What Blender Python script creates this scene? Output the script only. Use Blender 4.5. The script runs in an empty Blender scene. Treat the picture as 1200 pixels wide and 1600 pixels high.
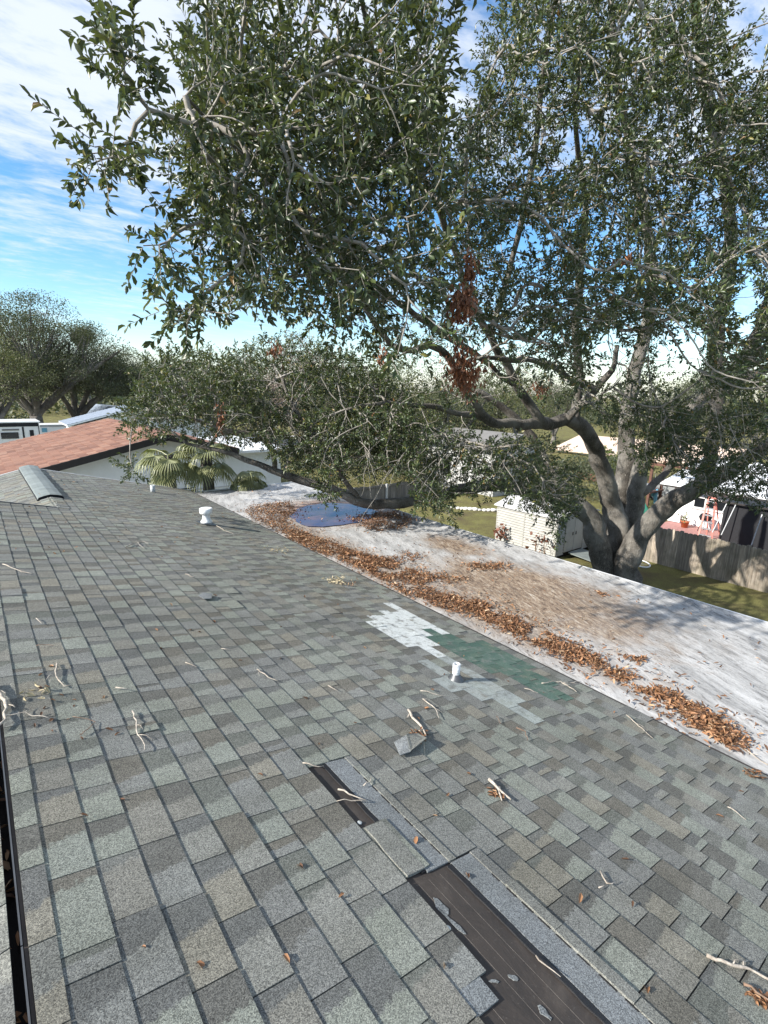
import bpy, math, random
import numpy as np
from mathutils import Vector, Matrix, noise as mnoise

# ------------------------------------------------------------------ camera, sky, sun, exposure
SC = bpy.context.scene
C = SC.collection
EYE = 5.8                       # camera height above the lawn
F = 800.0                       # focal length in pixels of the 1200 x 1600 photograph
AX_F = np.array([-657.0, -208.0, F]); AX_F /= np.linalg.norm(AX_F)          # ridge direction (+y) in camera axes
_p2 = np.array([343.0, -183.0, F])
AX_U = np.cross(_p2, AX_F); AX_U /= np.linalg.norm(AX_U)
if AX_U[1] > 0: AX_U = -AX_U
AX_R = -np.cross(AX_U, AX_F)
RW = np.array([AX_R, AX_F, AX_U])                                            # camera axes -> world
cam_d = bpy.data.cameras.new('camera'); cam = bpy.data.objects.new('camera', cam_d); C.objects.link(cam)
cam_d.sensor_fit = 'HORIZONTAL'; cam_d.sensor_width = 36; cam_d.lens = 24.0
cam_d.clip_start = 0.05; cam_d.clip_end = 3000
mw = Matrix.Identity(4)
for i in range(3):
    mw[i][0] = RW[i][0]; mw[i][1] = -RW[i][1]; mw[i][2] = -RW[i][2]
mw[2][3] = EYE
cam.matrix_world = mw
SC.camera = cam

SUN_EL = math.radians(31.5); SUN_DIR = Vector((-0.775, 0.205, 0.0)).normalized() * math.cos(SUN_EL) + Vector((0, 0, math.sin(SUN_EL)))
sun_d = bpy.data.lights.new('sun', 'SUN'); sun_d.energy = 4.4; sun_d.angle = math.radians(0.6); sun_d.color = (1.0, 0.945, 0.86)
sun = bpy.data.objects.new('sun', sun_d); C.objects.link(sun)
sun.rotation_euler = SUN_DIR.to_track_quat('Z', 'Y').to_euler(); sun.location = (-20, 5, 30)

world = bpy.data.worlds.new('World'); SC.world = world; world.use_nodes = True
def build_world():
    nt = world.node_tree; N = nt.nodes; L = nt.links; N.clear()
    out = N.new('ShaderNodeOutputWorld'); bg = N.new('ShaderNodeBackground'); bg.inputs[1].default_value = 0.15
    sky = N.new('ShaderNodeTexSky'); sky.sky_type = 'NISHITA'; sky.sun_disc = False
    sky.sun_elevation = SUN_EL; sky.sun_rotation = math.atan2(SUN_DIR.x, SUN_DIR.y)
    sky.air_density = 1.0; sky.dust_density = 0.3; sky.ozone_density = 2.2
    hs = N.new('ShaderNodeHueSaturation'); hs.inputs['Saturation'].default_value = 1.3; hs.inputs['Value'].default_value = 0.80
    L.new(sky.outputs[0], hs.inputs['Color'])
    tc = N.new('ShaderNodeTexCoord'); sep = N.new('ShaderNodeSeparateXYZ'); L.new(tc.outputs['Generated'], sep.inputs[0])
    def math_(op, a, b=None, clamp=False):
        m = N.new('ShaderNodeMath'); m.operation = op; m.use_clamp = clamp
        for i, v in enumerate((a, b)):
            if v is None: continue
            if isinstance(v, (int, float)): m.inputs[i].default_value = v
            else: L.new(v, m.inputs[i])
        return m.outputs[0]
    zz = math_('ADD', math_('MAXIMUM', sep.outputs[2], 0.0), 0.10)
    cx = math_('DIVIDE', sep.outputs[0], zz); cy = math_('DIVIDE', sep.outputs[1], zz)
    comb = N.new('ShaderNodeCombineXYZ'); L.new(cx, comb.inputs[0]); L.new(cy, comb.inputs[1])
    mp = N.new('ShaderNodeMapping'); mp.inputs['Rotation'].default_value = (0, 0, 0.5); mp.inputs['Scale'].default_value = (0.75, 1.5, 1)
    mp.inputs['Location'].default_value = (3.1, 1.7, 0)
    L.new(comb.outputs[0], mp.inputs[0])
    def nz(scale, detail, rough, dist):
        n = N.new('ShaderNodeTexNoise'); n.inputs['Scale'].default_value = scale; n.inputs['Detail'].default_value = detail
        n.inputs['Roughness'].default_value = rough; n.inputs['Distortion'].default_value = dist; L.new(mp.outputs[0], n.inputs['Vector']); return n.outputs[0]
    big = nz(0.75, 3, 0.5, 0.3); small = nz(6.5, 9, 0.64, 0.2)
    s = math_('ADD', math_('MULTIPLY', big, 0.55), math_('MULTIPLY', small, 0.60))
    el = math_('MULTIPLY', math_('SUBTRACT', sep.outputs[2], 0.10), 0.55)      # thicker cloud overhead, clear band lower down
    s = math_('ADD', s, math_('MINIMUM', el, 0.17))
    mr = N.new('ShaderNodeMapRange'); mr.interpolation_type = 'SMOOTHSTEP'
    mr.inputs[1].default_value = 0.54; mr.inputs[2].default_value = 0.86; L.new(s, mr.inputs[0])
    low = N.new('ShaderNodeMapRange'); low.interpolation_type = 'SMOOTHSTEP'; low.inputs[1].default_value = 0.10; low.inputs[2].default_value = 0.0
    L.new(sep.outputs[2], low.inputs[0])
    fac = math_('MAXIMUM', math_('MULTIPLY', mr.outputs[0], 0.92), math_('MULTIPLY', low.outputs[0], 0.6), True)
    mix = N.new('ShaderNodeMixRGB'); mix.inputs['Color2'].default_value = (3.15, 3.4, 3.8, 1)
    L.new(fac, mix.inputs[0]); L.new(hs.outputs[0], mix.inputs['Color1'])
    L.new(mix.outputs[0], bg.inputs[0]); L.new(bg.outputs[0], out.inputs[0])
build_world()
SC.view_settings.view_transform = 'Standard'; SC.view_settings.look = 'None'; SC.view_settings.gamma = 1.0
SC.view_settings.exposure = 1.02
SC.view_settings.use_curve_mapping = False
try:
    SC.cycles.max_bounces = 6; SC.cycles.transparent_max_bounces = 6; SC.cycles.use_denoising = True
except Exception: pass

# ------------------------------------------------------------------ helpers
rng = np.random.default_rng(11); random.seed(5)
def rayw(px, py):
    return RW @ np.array([px - 600.0, py - 800.0, F])
def at(px, py, d):                       # point at camera depth d
    v = rayw(px, py) * (d / F); return Vector((v[0], v[1], v[2] + EYE))
def atz(px, py, z):                      # point on the level plane at height z
    v = rayw(px, py); t = (z - EYE) / v[2]; return Vector((v[0]*t, v[1]*t, z))
def atx(px, py, x):
    v = rayw(px, py); t = x / v[0]; return Vector((x, v[1]*t, v[2]*t + EYE))
def aty(px, py, y):
    v = rayw(px, py); t = y / v[1]; return Vector((v[0]*t, y, v[2]*t + EYE))
SL = math.atan(0.25); Z0 = EYE - 1.607; CS, SN = math.cos(SL), math.sin(SL); EXPO = 0.143
def roofp(u, y, n=0.0):
    return Vector((u*CS + n*SN, y, Z0 - u*SN + n*CS))
def roofpx(px, py, n=0.0):               # photograph point -> (u, y) on the shingled slope
    v = rayw(px, py); t = (Z0 - EYE) / (v[2] + 0.25*v[0]); return (v[0]*t/CS, v[1]*t)
def wl(o):
    v = Vector((0, 0, 0))
    while o is not None: v += o.location; o = o.parent
    return v
def attach(o, parent):
    C.objects.link(o)
    if parent is not None:
        o.location = Vector(o.location) - wl(parent); o.parent = parent
    return o
def tag(o, label=None, cat=None, group=None, kind=None):
    for k, v in (('label', label), ('category', cat), ('group', group), ('kind', kind)):
        if v: o[k] = v
    return o
def thing(name, label, cat, loc, group=None):
    o = bpy.data.objects.new(name, None); o.location = loc; o.empty_display_size = 0.2; C.objects.link(o)
    return tag(o, label, cat, group)
def mesh_np(verts, faces, mats, smooth=False, midx=None):
    """verts (N,3); faces: list of (M,k) int arrays"""
    me = bpy.data.meshes.new('m'); verts = np.asarray(verts, np.float32)
    me.vertices.add(len(verts)); me.vertices.foreach_set('co', verts.ravel())
    tot = sum(f.size for f in faces); me.loops.add(tot)
    me.loops.foreach_set('vertex_index', np.concatenate([f.ravel() for f in faces]).astype(np.int32))
    ls = []; off = 0
    for f in faces:
        k = f.shape[1]; ls.append(np.arange(len(f))*k + off); off += f.size
    ls = np.concatenate(ls).astype(np.int32); me.polygons.add(len(ls)); me.polygons.foreach_set('loop_start', ls)
    me.polygons.foreach_set('use_smooth', np.full(len(ls), smooth))
    for m in (mats if isinstance(mats, (list, tuple)) else [mats]): me.materials.append(m)
    if midx is not None: me.polygons.foreach_set('material_index', np.asarray(midx, np.int32))
    me.update(calc_edges=True); me.validate(); return me
class MB:
    def __init__(s): s.v = []; s.f = []; s.n = 0
    def add(s, vs, fs):
        s.v += [tuple(p) for p in vs]; s.f += [tuple(i + s.n for i in f) for f in fs]; s.n += len(vs); return s
    def box(s, c, size, M=None):
        hx, hy, hz = size[0]/2, size[1]/2, size[2]/2
        vs = [Vector((x, y, z)) for x in (-hx, hx) for y in (-hy, hy) for z in (-hz, hz)]
        if M is not None: vs = [M @ v for v in vs]
        vs = [v + Vector(c) for v in vs]
        return s.add(vs, [(0,1,3,2),(4,6,7,5),(0,4,5,1),(2,3,7,6),(0,2,6,4),(1,5,7,3)])
    def bar(s, a, b, w, h=None, up=(0,0,1)):
        a, b = Vector(a), Vector(b); d = (b-a); L = d.length; d = d/L; h = h or w
        x = d.cross(Vector(up));
        if x.length < 1e-4: x = d.cross(Vector((1,0,0)))
        x.normalize(); z = x.cross(d); M = Matrix((x, d, z)).transposed()
        return s.box((a+b)/2, (w, L, h), M)
    def tube(s, pts, rad, n=8, cap=True):
        pts = [Vector(p) for p in pts]; rad = rad if isinstance(rad, (list, tuple)) else [rad]*len(pts)
        ref = Vector((0.31, 0.2, 0.93)).normalized(); rings = []
        for i, p in enumerate(pts):
            d = (pts[min(i+1, len(pts)-1)] - pts[max(i-1, 0)])
            d = d.normalized() if d.length > 1e-9 else Vector((0,0,1))
            x = d.cross(ref)
            if x.length < 0.05: x = d.cross(Vector((1,0,0)))
            x.normalize(); y = d.cross(x)
            rings.append([p + (x*math.cos(2*math.pi*k/n) + y*math.sin(2*math.pi*k/n))*rad[i] for k in range(n)])
        vs = [v for r in rings for v in r]; fs = []
        for i in range(len(pts)-1):
            for k in range(n):
                a = i*n + k; b = i*n + (k+1) % n; fs.append((a, b, b+n, a+n))
        if cap: fs.append(tuple(range(n-1, -1, -1))); fs.append(tuple((len(pts)-1)*n + k for k in range(n)))
        return s.add(vs, fs)
    def lathe(s, c, prof, n=20):
        c = Vector(c); vs = []; fs = []
        for r, z in prof: vs += [c + Vector((r*math.cos(2*math.pi*k/n), r*math.sin(2*math.pi*k/n), z)) for k in range(n)]
        for i in range(len(prof)-1):
            for k in range(n):
                a = i*n+k; b = i*n+(k+1) % n; fs.append((a, b, b+n, a+n))
        fs.append(tuple(range(n-1, -1, -1))); fs.append(tuple((len(prof)-1)*n + k for k in range(n)))
        return s.add(vs, fs)
    def poly(s, pts, thick=None):
        pts = [Vector(p) for p in pts]; n = len(pts)
        if thick is None: return s.add(pts, [tuple(range(n))])
        t = Vector(thick)
        return s.add(pts + [p + t for p in pts], [tuple(range(n-1, -1, -1)), tuple(range(n, 2*n))] + [(i, (i+1) % n, n+(i+1) % n, n+i) for i in range(n)])
    def mesh(s, mat, smooth=False):
        me = bpy.data.meshes.new('m'); me.from_pydata([tuple(v) for v in s.v], [], s.f); me.materials.append(mat)
        if smooth: me.polygons.foreach_set('use_smooth', [True]*len(me.polygons))
        me.update(); return me
    def build(s, name, mat, parent=None, smooth=False, kind=None):
        o = bpy.data.objects.new(name, s.mesh(mat, smooth)); attach(o, parent)
        if kind: o['kind'] = kind
        return o
def obj(name, me, parent=None, kind=None):
    o = bpy.data.objects.new(name, me); attach(o, parent)
    if kind: o['kind'] = kind
    return o

# ------------------------------------------------------------------ materials
class NT:
    def __init__(s, name):
        s.m = bpy.data.materials.new(name); s.m.use_nodes = True; s.t = s.m.node_tree; s.N = s.t.nodes; s.L = s.t.links
        s.b = s.N['Principled BSDF']; s.out = s.N['Material Output']
    def n(s, typ, **kw):
        x = s.N.new(typ)
        for k, v in kw.items():
            if k in x.inputs: x.inputs[k].default_value = v
            else: setattr(x, k, v)
        return x
    def math(s, op, a, b=None, clamp=False):
        m = s.N.new('ShaderNodeMath'); m.operation = op; m.use_clamp = clamp
        for i, v in enumerate((a, b)):
            if v is None: continue
            if isinstance(v, (int, float)): m.inputs[i].default_value = v
            else: s.L.new(v, m.inputs[i])
        return m.outputs[0]
    def ramp(s, src, stops, interp='LINEAR'):
        r = s.N.new('ShaderNodeValToRGB'); r.color_ramp.interpolation = interp; e = r.color_ramp.elements
        while len(e) < len(stops): e.new(0.5)
        for i, (p, c) in enumerate(stops): e[i].position = p; e[i].color = (*c, 1)
        s.L.new(src, r.inputs[0]); return r.outputs[0]
    def mix(s, fac, a, b, mode='MIX'):
        m = s.N.new('ShaderNodeMixRGB'); m.blend_type = mode
        for i, v in ((0, fac), (1, a), (2, b)):
            if isinstance(v, (int, float)): m.inputs[i].default_value = v
            elif isinstance(v, (tuple, list)): m.inputs[i].default_value = (*v, 1)
            else: s.L.new(v, m.inputs[i])
        return m.outputs[0]
    def noise(s, scale, detail=4, rough=0.55, vec=None, dist=0.0):
        x = s.n('ShaderNodeTexNoise', Scale=scale, Detail=detail, Roughness=rough, Distortion=dist)
        if vec is not None: s.L.new(vec, x.inputs['Vector'])
        return x.outputs[0]
    def pos(s): return s.n('ShaderNodeNewGeometry').outputs['Position']
    def mapping(s, vec, scale=(1,1,1), rot=(0,0,0), loc=(0,0,0)):
        m = s.n('ShaderNodeMapping'); m.inputs['Scale'].default_value = scale; m.inputs['Rotation'].default_value = rot; m.inputs['Location'].default_value = loc
        s.L.new(vec, m.inputs[0]); return m.outputs[0]
    def bump(s, h, strength=0.3, dist=0.01):
        b = s.n('ShaderNodeBump', Strength=strength, Distance=dist); s.L.new(h, b.inputs['Height']); s.L.new(b.outputs[0], s.b.inputs['Normal'])
    def done(s, col=None, rough=0.7, metal=0.0, spec=None):
        if col is not None:
            if isinstance(col, (tuple, list)): s.b.inputs['Base Color'].default_value = (*col, 1)
            else: s.L.new(col, s.b.inputs['Base Color'])
        if isinstance(rough, (int, float)): s.b.inputs['Roughness'].default_value = rough
        else: s.L.new(rough, s.b.inputs['Roughness'])
        s.b.inputs['Metallic'].default_value = metal
        if spec is not None: s.b.inputs['Specular IOR Level'].default_value = spec
        return s.m
def simple(name, c, rough=0.7, var=0.25, scale=6.0, bump=0.15, metal=0.0, dirt=None, spec=None):
    t = NT(name); p = t.pos()
    a = tuple(x*(1-var) for x in c); b = tuple(min(1, x*(1+var)) for x in c)
    col = t.ramp(t.noise(scale, 6, 0.65, p), [(0.3, a), (0.7, b)])
    if dirt: col = t.mix(t.math('MULTIPLY', t.ramp(t.noise(scale*0.3, 5, 0.7, p), [(0.45, (0,0,0)), (0.7, (1,1,1))]), 0.6), col, dirt)
    if bump: t.bump(t.noise(scale*12, 3, 0.6, p), bump, 0.004)
    return t.done(col, rough, metal, spec)

def shingle_mat(name, paint=None, cover=0.0, alt=None):
    t = NT(name); p = t.pos(); s = t.n('ShaderNodeSeparateXYZ'); t.L.new(p, s.inputs[0])
    g0 = t.n('ShaderNodeNewGeometry'); at_ = t.n('ShaderNodeAttribute', attribute_name='tab'); sa_ = t.n('ShaderNodeSeparateXYZ'); t.L.new(at_.outputs['Vector'], sa_.inputs[0])
    rnd = t.math('FRACT', t.math('ADD', g0.outputs['Random Per Island'], t.n('ShaderNodeObjectInfo').outputs['Random']))
    r2 = t.math('FRACT', t.math('MULTIPLY', rnd, 7.31)); r3 = t.math('FRACT', t.math('MULTIPLY', rnd, 23.7))
    light = t.ramp(rnd, alt or [(0.0, (0.198,0.200,0.186)), (0.16, (0.216,0.232,0.205)), (0.32, (0.184,0.190,0.186)), (0.48, (0.208,0.196,0.165)), (0.60, (0.206,0.218,0.198)), (0.72, (0.186,0.181,0.163)), (0.84, (0.222,0.240,0.216)), (0.93, (0.168,0.172,0.171))], 'CONSTANT')
    dark = t.ramp(r2, alt or [(0.0, (0.104,0.108,0.110)), (0.25, (0.118,0.110,0.095)), (0.5, (0.112,0.120,0.110)), (0.7, (0.138,0.142,0.135)), (0.85, (0.096,0.095,0.090))], 'CONSTANT')
    edge = t.math('ADD', t.math('ADD', t.math('MULTIPLY', r3, 0.55), 0.28), t.math('MULTIPLY', t.math('SUBTRACT', t.noise(38, 3, 0.6, p), 0.5), 0.30))
    edge = t.math('ADD', edge, t.math('MULTIPLY', sa_.outputs[0], 0.14))
    mr_ = t.n('ShaderNodeMapRange', interpolation_type='SMOOTHSTEP'); t.L.new(t.math('SUBTRACT', sa_.outputs[1], edge), mr_.inputs[0]); mr_.inputs[1].default_value = -0.035; mr_.inputs[2].default_value = 0.035
    base = t.mix(mr_.outputs[0], light, dark)
    base = t.mix(0.25, base, (0.172,0.174,0.159))
    wear = t.ramp(t.noise(0.9, 5, 0.6, p), [(0.3, (0.82,0.82,0.80)), (0.7, (1.14,1.14,1.12))])
    base = t.mix(1.0, base, wear, 'MULTIPLY')
    streak = t.ramp(t.noise(7.0, 5, 0.7, t.mapping(p, (0.25, 1.0, 0.25))), [(0.35, (0.86,0.86,0.84)), (0.65, (1.08,1.08,1.08))])
    base = t.mix(1.0, base, streak, 'MULTIPLY')
    if paint: base = t.mix(t.ramp(t.noise(14, 5, 0.7, p), [(0.33, (cover*0.12,)*3), (0.50, (cover,)*3)]), base, paint)
    g = t.noise(270, 3, 0.75, p); vg = t.n('ShaderNodeTexVoronoi', Scale=330.0); t.L.new(p, vg.inputs['Vector'])
    gv = t.n('ShaderNodeSeparateColor'); t.L.new(vg.outputs['Color'], gv.inputs[0])
    gran = t.ramp(t.math('ADD', t.math('MULTIPLY', g, 0.6), t.math('MULTIPLY', gv.outputs[0], 0.4)), [(0.25, (0.30,0.30,0.30)), (0.5, (1,1,1)), (0.78, (2.0,1.98,1.92))])
    base = t.mix(0.9 if not paint else 0.5, base, gran, 'MULTIPLY')
    t.bump(g, 0.5, 0.004)
    return t.done(base, 0.93, 0.0, 0.25)
M = {}
M['shingle'] = shingle_mat('shingle granules')
M['shingle_white'] = shingle_mat('shingle painted white', (0.60,0.63,0.62), 0.88)
M['shingle_green'] = shingle_mat('shingle painted green', (0.045,0.112,0.086), 0.74)
M['shingle_pale'] = shingle_mat('shingle pale coat', (0.36,0.40,0.39), 0.62)
M['shingle_fresh'] = shingle_mat('shingle fresh granules', None, 0, [(0.0, (0.180,0.196,0.214)), (0.5, (0.192,0.208,0.226))])
M['underlay'] = simple('felt underlayment', (0.042,0.034,0.029), 0.85, 0.2, 5, 0.3, dirt=(0.065,0.053,0.044))
def felt():
    t = NT('felt underlayment'); p = t.pos(); w = t.noise(5, 5, 0.65, t.mapping(p, (1, .8, 1)), 0.6)
    c = t.ramp(w, [(0.3, (0.030,0.025,0.022)), (0.55, (0.046,0.037,0.031)), (0.75, (0.078,0.064,0.053))])
    c = t.mix(t.ramp(t.noise(55, 5, 0.75, p), [(0.60, (0,)*3), (0.72, (0.6,)*3)]), c, (0.13,0.115,0.10)); t.bump(t.math('ADD', w, t.math('MULTIPLY', t.noise(70, 3, .6, p), .15)), 0.35, 0.02); return t.done(c, 0.8)
M['underlay'] = felt()
M['felt_line'] = simple('printed felt line', (0.17,0.15,0.13), 0.9, 0.5, 30, 0)
M['tar'] = simple('sealant tar', (0.012,0.012,0.014), 0.5, 0.3, 40, 0.5)
M['slot'] = simple('slot shade', (0.012,0.010,0.009), 0.9, 0.3, 9, 0.3)  # near black colour stands in for the shade inside the open ridge slot
M['dark_metal'] = simple('dark metal edge', (0.10,0.105,0.11), 0.45, 0.2, 9, 0.1, 0.6)
M['galv'] = simple('galvanised metal', (0.17,0.195,0.19), 0.7, 0.25, 3, 0.1, 0.0, dirt=(0.11,0.125,0.12))
M['white_paint'] = simple('white paint', (0.78,0.79,0.79), 0.4, 0.08, 12, 0.05)
M['pipe'] = simple('painted lead pipe', (0.52,0.55,0.57), 0.5, 0.45, 45, 0.2)
M['stucco'] = simple('white stucco', (0.76,0.77,0.765), 0.9, 0.06, 3, 0.4)
M['pale_wall'] = simple('pale wall', (0.40,0.40,0.39), 0.8, 0.15, 3, 0.1)
M['soffit'] = simple('soffit', (0.50,0.50,0.49), 0.8, 0.1, 5, 0.1)
M['fascia'] = simple('dark brown fascia', (0.018,0.014,0.013), 0.6, 0.3, 9, 0.1)
M['glass'] = simple('dark window glass', (0.012,0.014,0.017), 0.08, 0.2, 2, 0.0)
M['black'] = simple('black screen', (0.006,0.007,0.010), 0.75, 0.4, 8, 0.1)
M['alu'] = simple('aluminium', (0.30,0.31,0.32), 0.5, 0.15, 10, 0.05, 0.5)
M['blue_shingle'] = simple('blue grey roof', (0.23,0.27,0.33), 0.85, 0.18, 9, 0.2)
M['rv_white'] = simple('trailer white', (0.70,0.71,0.70), 0.4, 0.06, 3, 0.03)
M['stone'] = simple('pale stone', (0.62,0.60,0.56), 0.85, 0.2, 20, 0.4)
M['terracotta'] = simple('orange plastic', (0.50,0.13,0.045), 0.5, 0.15, 9, 0.05)
M['ladder_red'] = simple('ladder fibreglass', (0.55,0.20,0.16), 0.5, 0.12, 12, 0.05)
M['patio'] = simple('pink paver', (0.38,0.19,0.17), 0.85, 0.2, 7, 0.3)
M['green_plastic'] = simple('green plastic', (0.018,0.125,0.085), 0.35, 0.1, 5, 0.0)
M['blue_plastic'] = simple('blue plastic', (0.10,0.28,0.38), 0.4, 0.1, 5, 0.0)
M['rust_wood'] = simple('red brown timber', (0.11,0.052,0.035), 0.85, 0.3, 8, 0.3)
M['beige'] = simple('beige roof', (0.62,0.48,0.38), 0.85, 0.1, 2, 0.2)
M['metal_roof'] = simple('white metal roof', (0.74,0.75,0.76), 0.4, 0.06, 2, 0.05)
M['concrete'] = simple('concrete', (0.42,0.40,0.36), 0.9, 0.15, 3, 0.3)
M['asphalt'] = simple('asphalt road', (0.16,0.155,0.15), 0.95, 0.15, 2, 0.3)
M['siding'] = simple('cream siding', (0.34,0.335,0.31), 0.6, 0.08, 4, 0.1, dirt=(0.22,0.22,0.19))
M['nail'] = simple('galvanised nail', (0.55,0.57,0.55), 0.4, 0.1, 40, 0.0, 0.3)

def red_tile():
    t = NT('red tile'); p = t.pos(); r = t.n('ShaderNodeNewGeometry').outputs['Random Per Island']
    info = t.n('ShaderNodeObjectInfo').outputs['Random']
    c = t.ramp(t.math('FRACT', t.math('ADD', r, info)), [(0, (0.150,0.068,0.045)), (0.3, (0.220,0.105,0.068)), (0.6, (0.265,0.140,0.094)), (0.85, (0.195,0.092,0.062)), (1, (0.29,0.165,0.115))])
    c = t.mix(1.0, c, t.ramp(t.noise(1.3, 5, 0.6, p), [(0.3, (0.85,0.85,0.85)), (0.7, (1.12,1.1,1.08))]), 'MULTIPLY')
    t.bump(t.noise(60, 3, 0.6, p), 0.3, 0.005); return t.done(c, 0.88)
M['red_tile'] = red_tile()
def wood_mat(name, c1, c2, c3):
    t = NT(name); p = t.pos(); r = t.n('ShaderNodeObjectInfo').outputs['Random']
    g = t.noise(9, 6, 0.7, t.mapping(p, (3, 3, 0.22)), 0.4)
    c = t.ramp(g, [(0.28, c1), (0.5, c2), (0.72, c3)])
    c = t.mix(1.0, c, t.ramp(r, [(0, (0.72,0.72,0.72)), (1, (1.22,1.2,1.16))]), 'MULTIPLY')
    c = t.mix(t.ramp(t.noise(1.7, 4, 0.6, p), [(0.45, (0,0,0)), (0.7, (0.7,0.7,0.7))]), c, (0.105,0.10,0.068))
    t.bump(g, 0.5, 0.01); return t.done(c, 0.92)
M['fence'] = wood_mat('weathered fence board', (0.135,0.110,0.086), (0.30,0.255,0.208), (0.47,0.42,0.355))
M['fence_grey'] = wood_mat('grey fence board', (0.10,0.092,0.086), (0.19,0.175,0.16), (0.29,0.275,0.25))
def bark_mat(name, c1, c2, c3, sc=1.0):
    t = NT(name); p = t.pos()
    a_ = t.noise(13*sc, 7, 0.66, t.mapping(p, (1.7, 1.7, 0.42)), 1.6); n2 = t.noise(1.6*sc, 4, 0.6, p)
    ridge = t.math('SUBTRACT', 1.0, t.math('MULTIPLY', t.math('ABSOLUTE', t.math('SUBTRACT', a_, 0.5)), 5.5), True)
    h = t.math('SUBTRACT', t.math('ADD', 0.85, t.math('MULTIPLY', t.noise(60*sc, 6, 0.75, p), 0.5)), t.math('ADD', t.math('MULTIPLY', ridge, 0.62), 0.12))
    c = t.ramp(h, [(0.30, c1), (0.62, c2), (0.95, c3)])
    c = t.mix(t.ramp(n2, [(0.42, (0,0,0)), (0.68, (0.75,0.75,0.75))]), c, tuple(x*1.35 for x in c3))
    t.bump(h, 1.0, 0.06); return t.done(c, 0.95, 0, 0.2)
M['bark'] = bark_mat('oak bark', (0.070,0.060,0.051), (0.225,0.205,0.178), (0.39,0.365,0.325))
M['bark_far'] = bark_mat('far bark', (0.08,0.07,0.06), (0.17,0.155,0.14), (0.26,0.245,0.225), 0.5)
M['twig'] = simple('grey twig bark', (0.27,0.25,0.222), 0.92, 0.45, 8, 0.3)
M['bleached'] = simple('bleached twig', (0.46,0.41,0.345), 0.92, 0.5, 45, 0.6, dirt=(0.20,0.15,0.11))
M['brown_twig'] = simple('brown twig', (0.22,0.145,0.10), 0.9, 0.4, 25, 0.3)
def leaf_mat(name, stops, under, rough=0.42, trans=0.25, tcol=(0.16,0.20,0.03), spec=0.5):
    t = NT(name); g = t.n('ShaderNodeNewGeometry')
    top = t.ramp(g.outputs['Random Per Island'], stops)
    col = t.mix(g.outputs['Backfacing'], top, under)
    t.done(col, rough, 0, spec)
    tr = t.n('ShaderNodeBsdfTranslucent'); t.L.new(t.mix(0.5, top, tcol), tr.inputs[0])
    mx = t.n('ShaderNodeMixShader'); mx.inputs[0].default_value = trans
    t.L.new(t.b.outputs[0], mx.inputs[1]); t.L.new(tr.outputs[0], mx.inputs[2]); t.L.new(mx.outputs[0], t.out.inputs[0])
    return t.m
M['leaf'] = leaf_mat('oak leaf', [(0, (0.020,0.036,0.016)), (0.3, (0.036,0.060,0.024)), (0.65, (0.060,0.090,0.032)), (0.9, (0.105,0.130,0.042)), (0.972, (0.20,0.18,0.045)), (1.0, (0.17,0.085,0.035))], (0.085,0.104,0.062), 0.38, 0.24)
M['leaf_far'] = leaf_mat('far leaf', [(0, (0.038,0.050,0.024)), (0.5, (0.066,0.082,0.036)), (1, (0.11,0.12,0.05))], (0.095,0.105,0.07), 0.55, 0.2)
M['leaf_pale'] = leaf_mat('pale leaf', [(0, (0.075,0.085,0.03)), (0.5, (0.12,0.135,0.045)), (1, (0.19,0.185,0.07))], (0.13,0.14,0.08), 0.55, 0.25)
M['leaf_pink'] = leaf_mat('bare pinkish twigs', [(0, (0.20,0.14,0.12)), (1, (0.32,0.24,0.21))], (0.26,0.2,0.18), 0.8, 0.1)
M['hedge'] = leaf_mat('hedge leaf', [(0, (0.06,0.085,0.018)), (1, (0.17,0.20,0.035))], (0.12,0.15,0.06), 0.55, 0.25)
M['palm'] = leaf_mat('palm blade', [(0, (0.10,0.12,0.03)), (0.5, (0.18,0.195,0.06)), (0.85, (0.29,0.28,0.10)), (1, (0.38,0.31,0.13))], (0.22,0.235,0.11), 0.45, 0.2)
M['dead'] = leaf_mat('dead leaf', [(0, (0.060,0.032,0.018)), (0.3, (0.165,0.078,0.038)), (0.6, (0.27,0.130,0.060)), (0.85, (0.38,0.20,0.098)), (0.95, (0.44,0.29,0.17)), (1, (0.50,0.38,0.25))], (0.28,0.165,0.098), 0.62, 0.12, (0.4,0.2,0.05))
M['dead_dark'] = leaf_mat('hanging dead leaf', [(0, (0.11,0.040,0.018)), (0.6, (0.26,0.092,0.042)), (1, (0.40,0.17,0.075))], (0.22,0.10,0.055), 0.55, 0.15, (0.35,0.12,0.03))
M['croton'] = leaf_mat('russet plant leaf', [(0, (0.10,0.032,0.020)), (1, (0.22,0.080,0.048))], (0.16,0.065,0.04), 0.55, 0.15)
M['blossom'] = leaf_mat('dried blossom', [(0, (0.38,0.31,0.19)), (1, (0.58,0.50,0.33))], (0.45,0.38,0.25), 0.8, 0.15)

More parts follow.
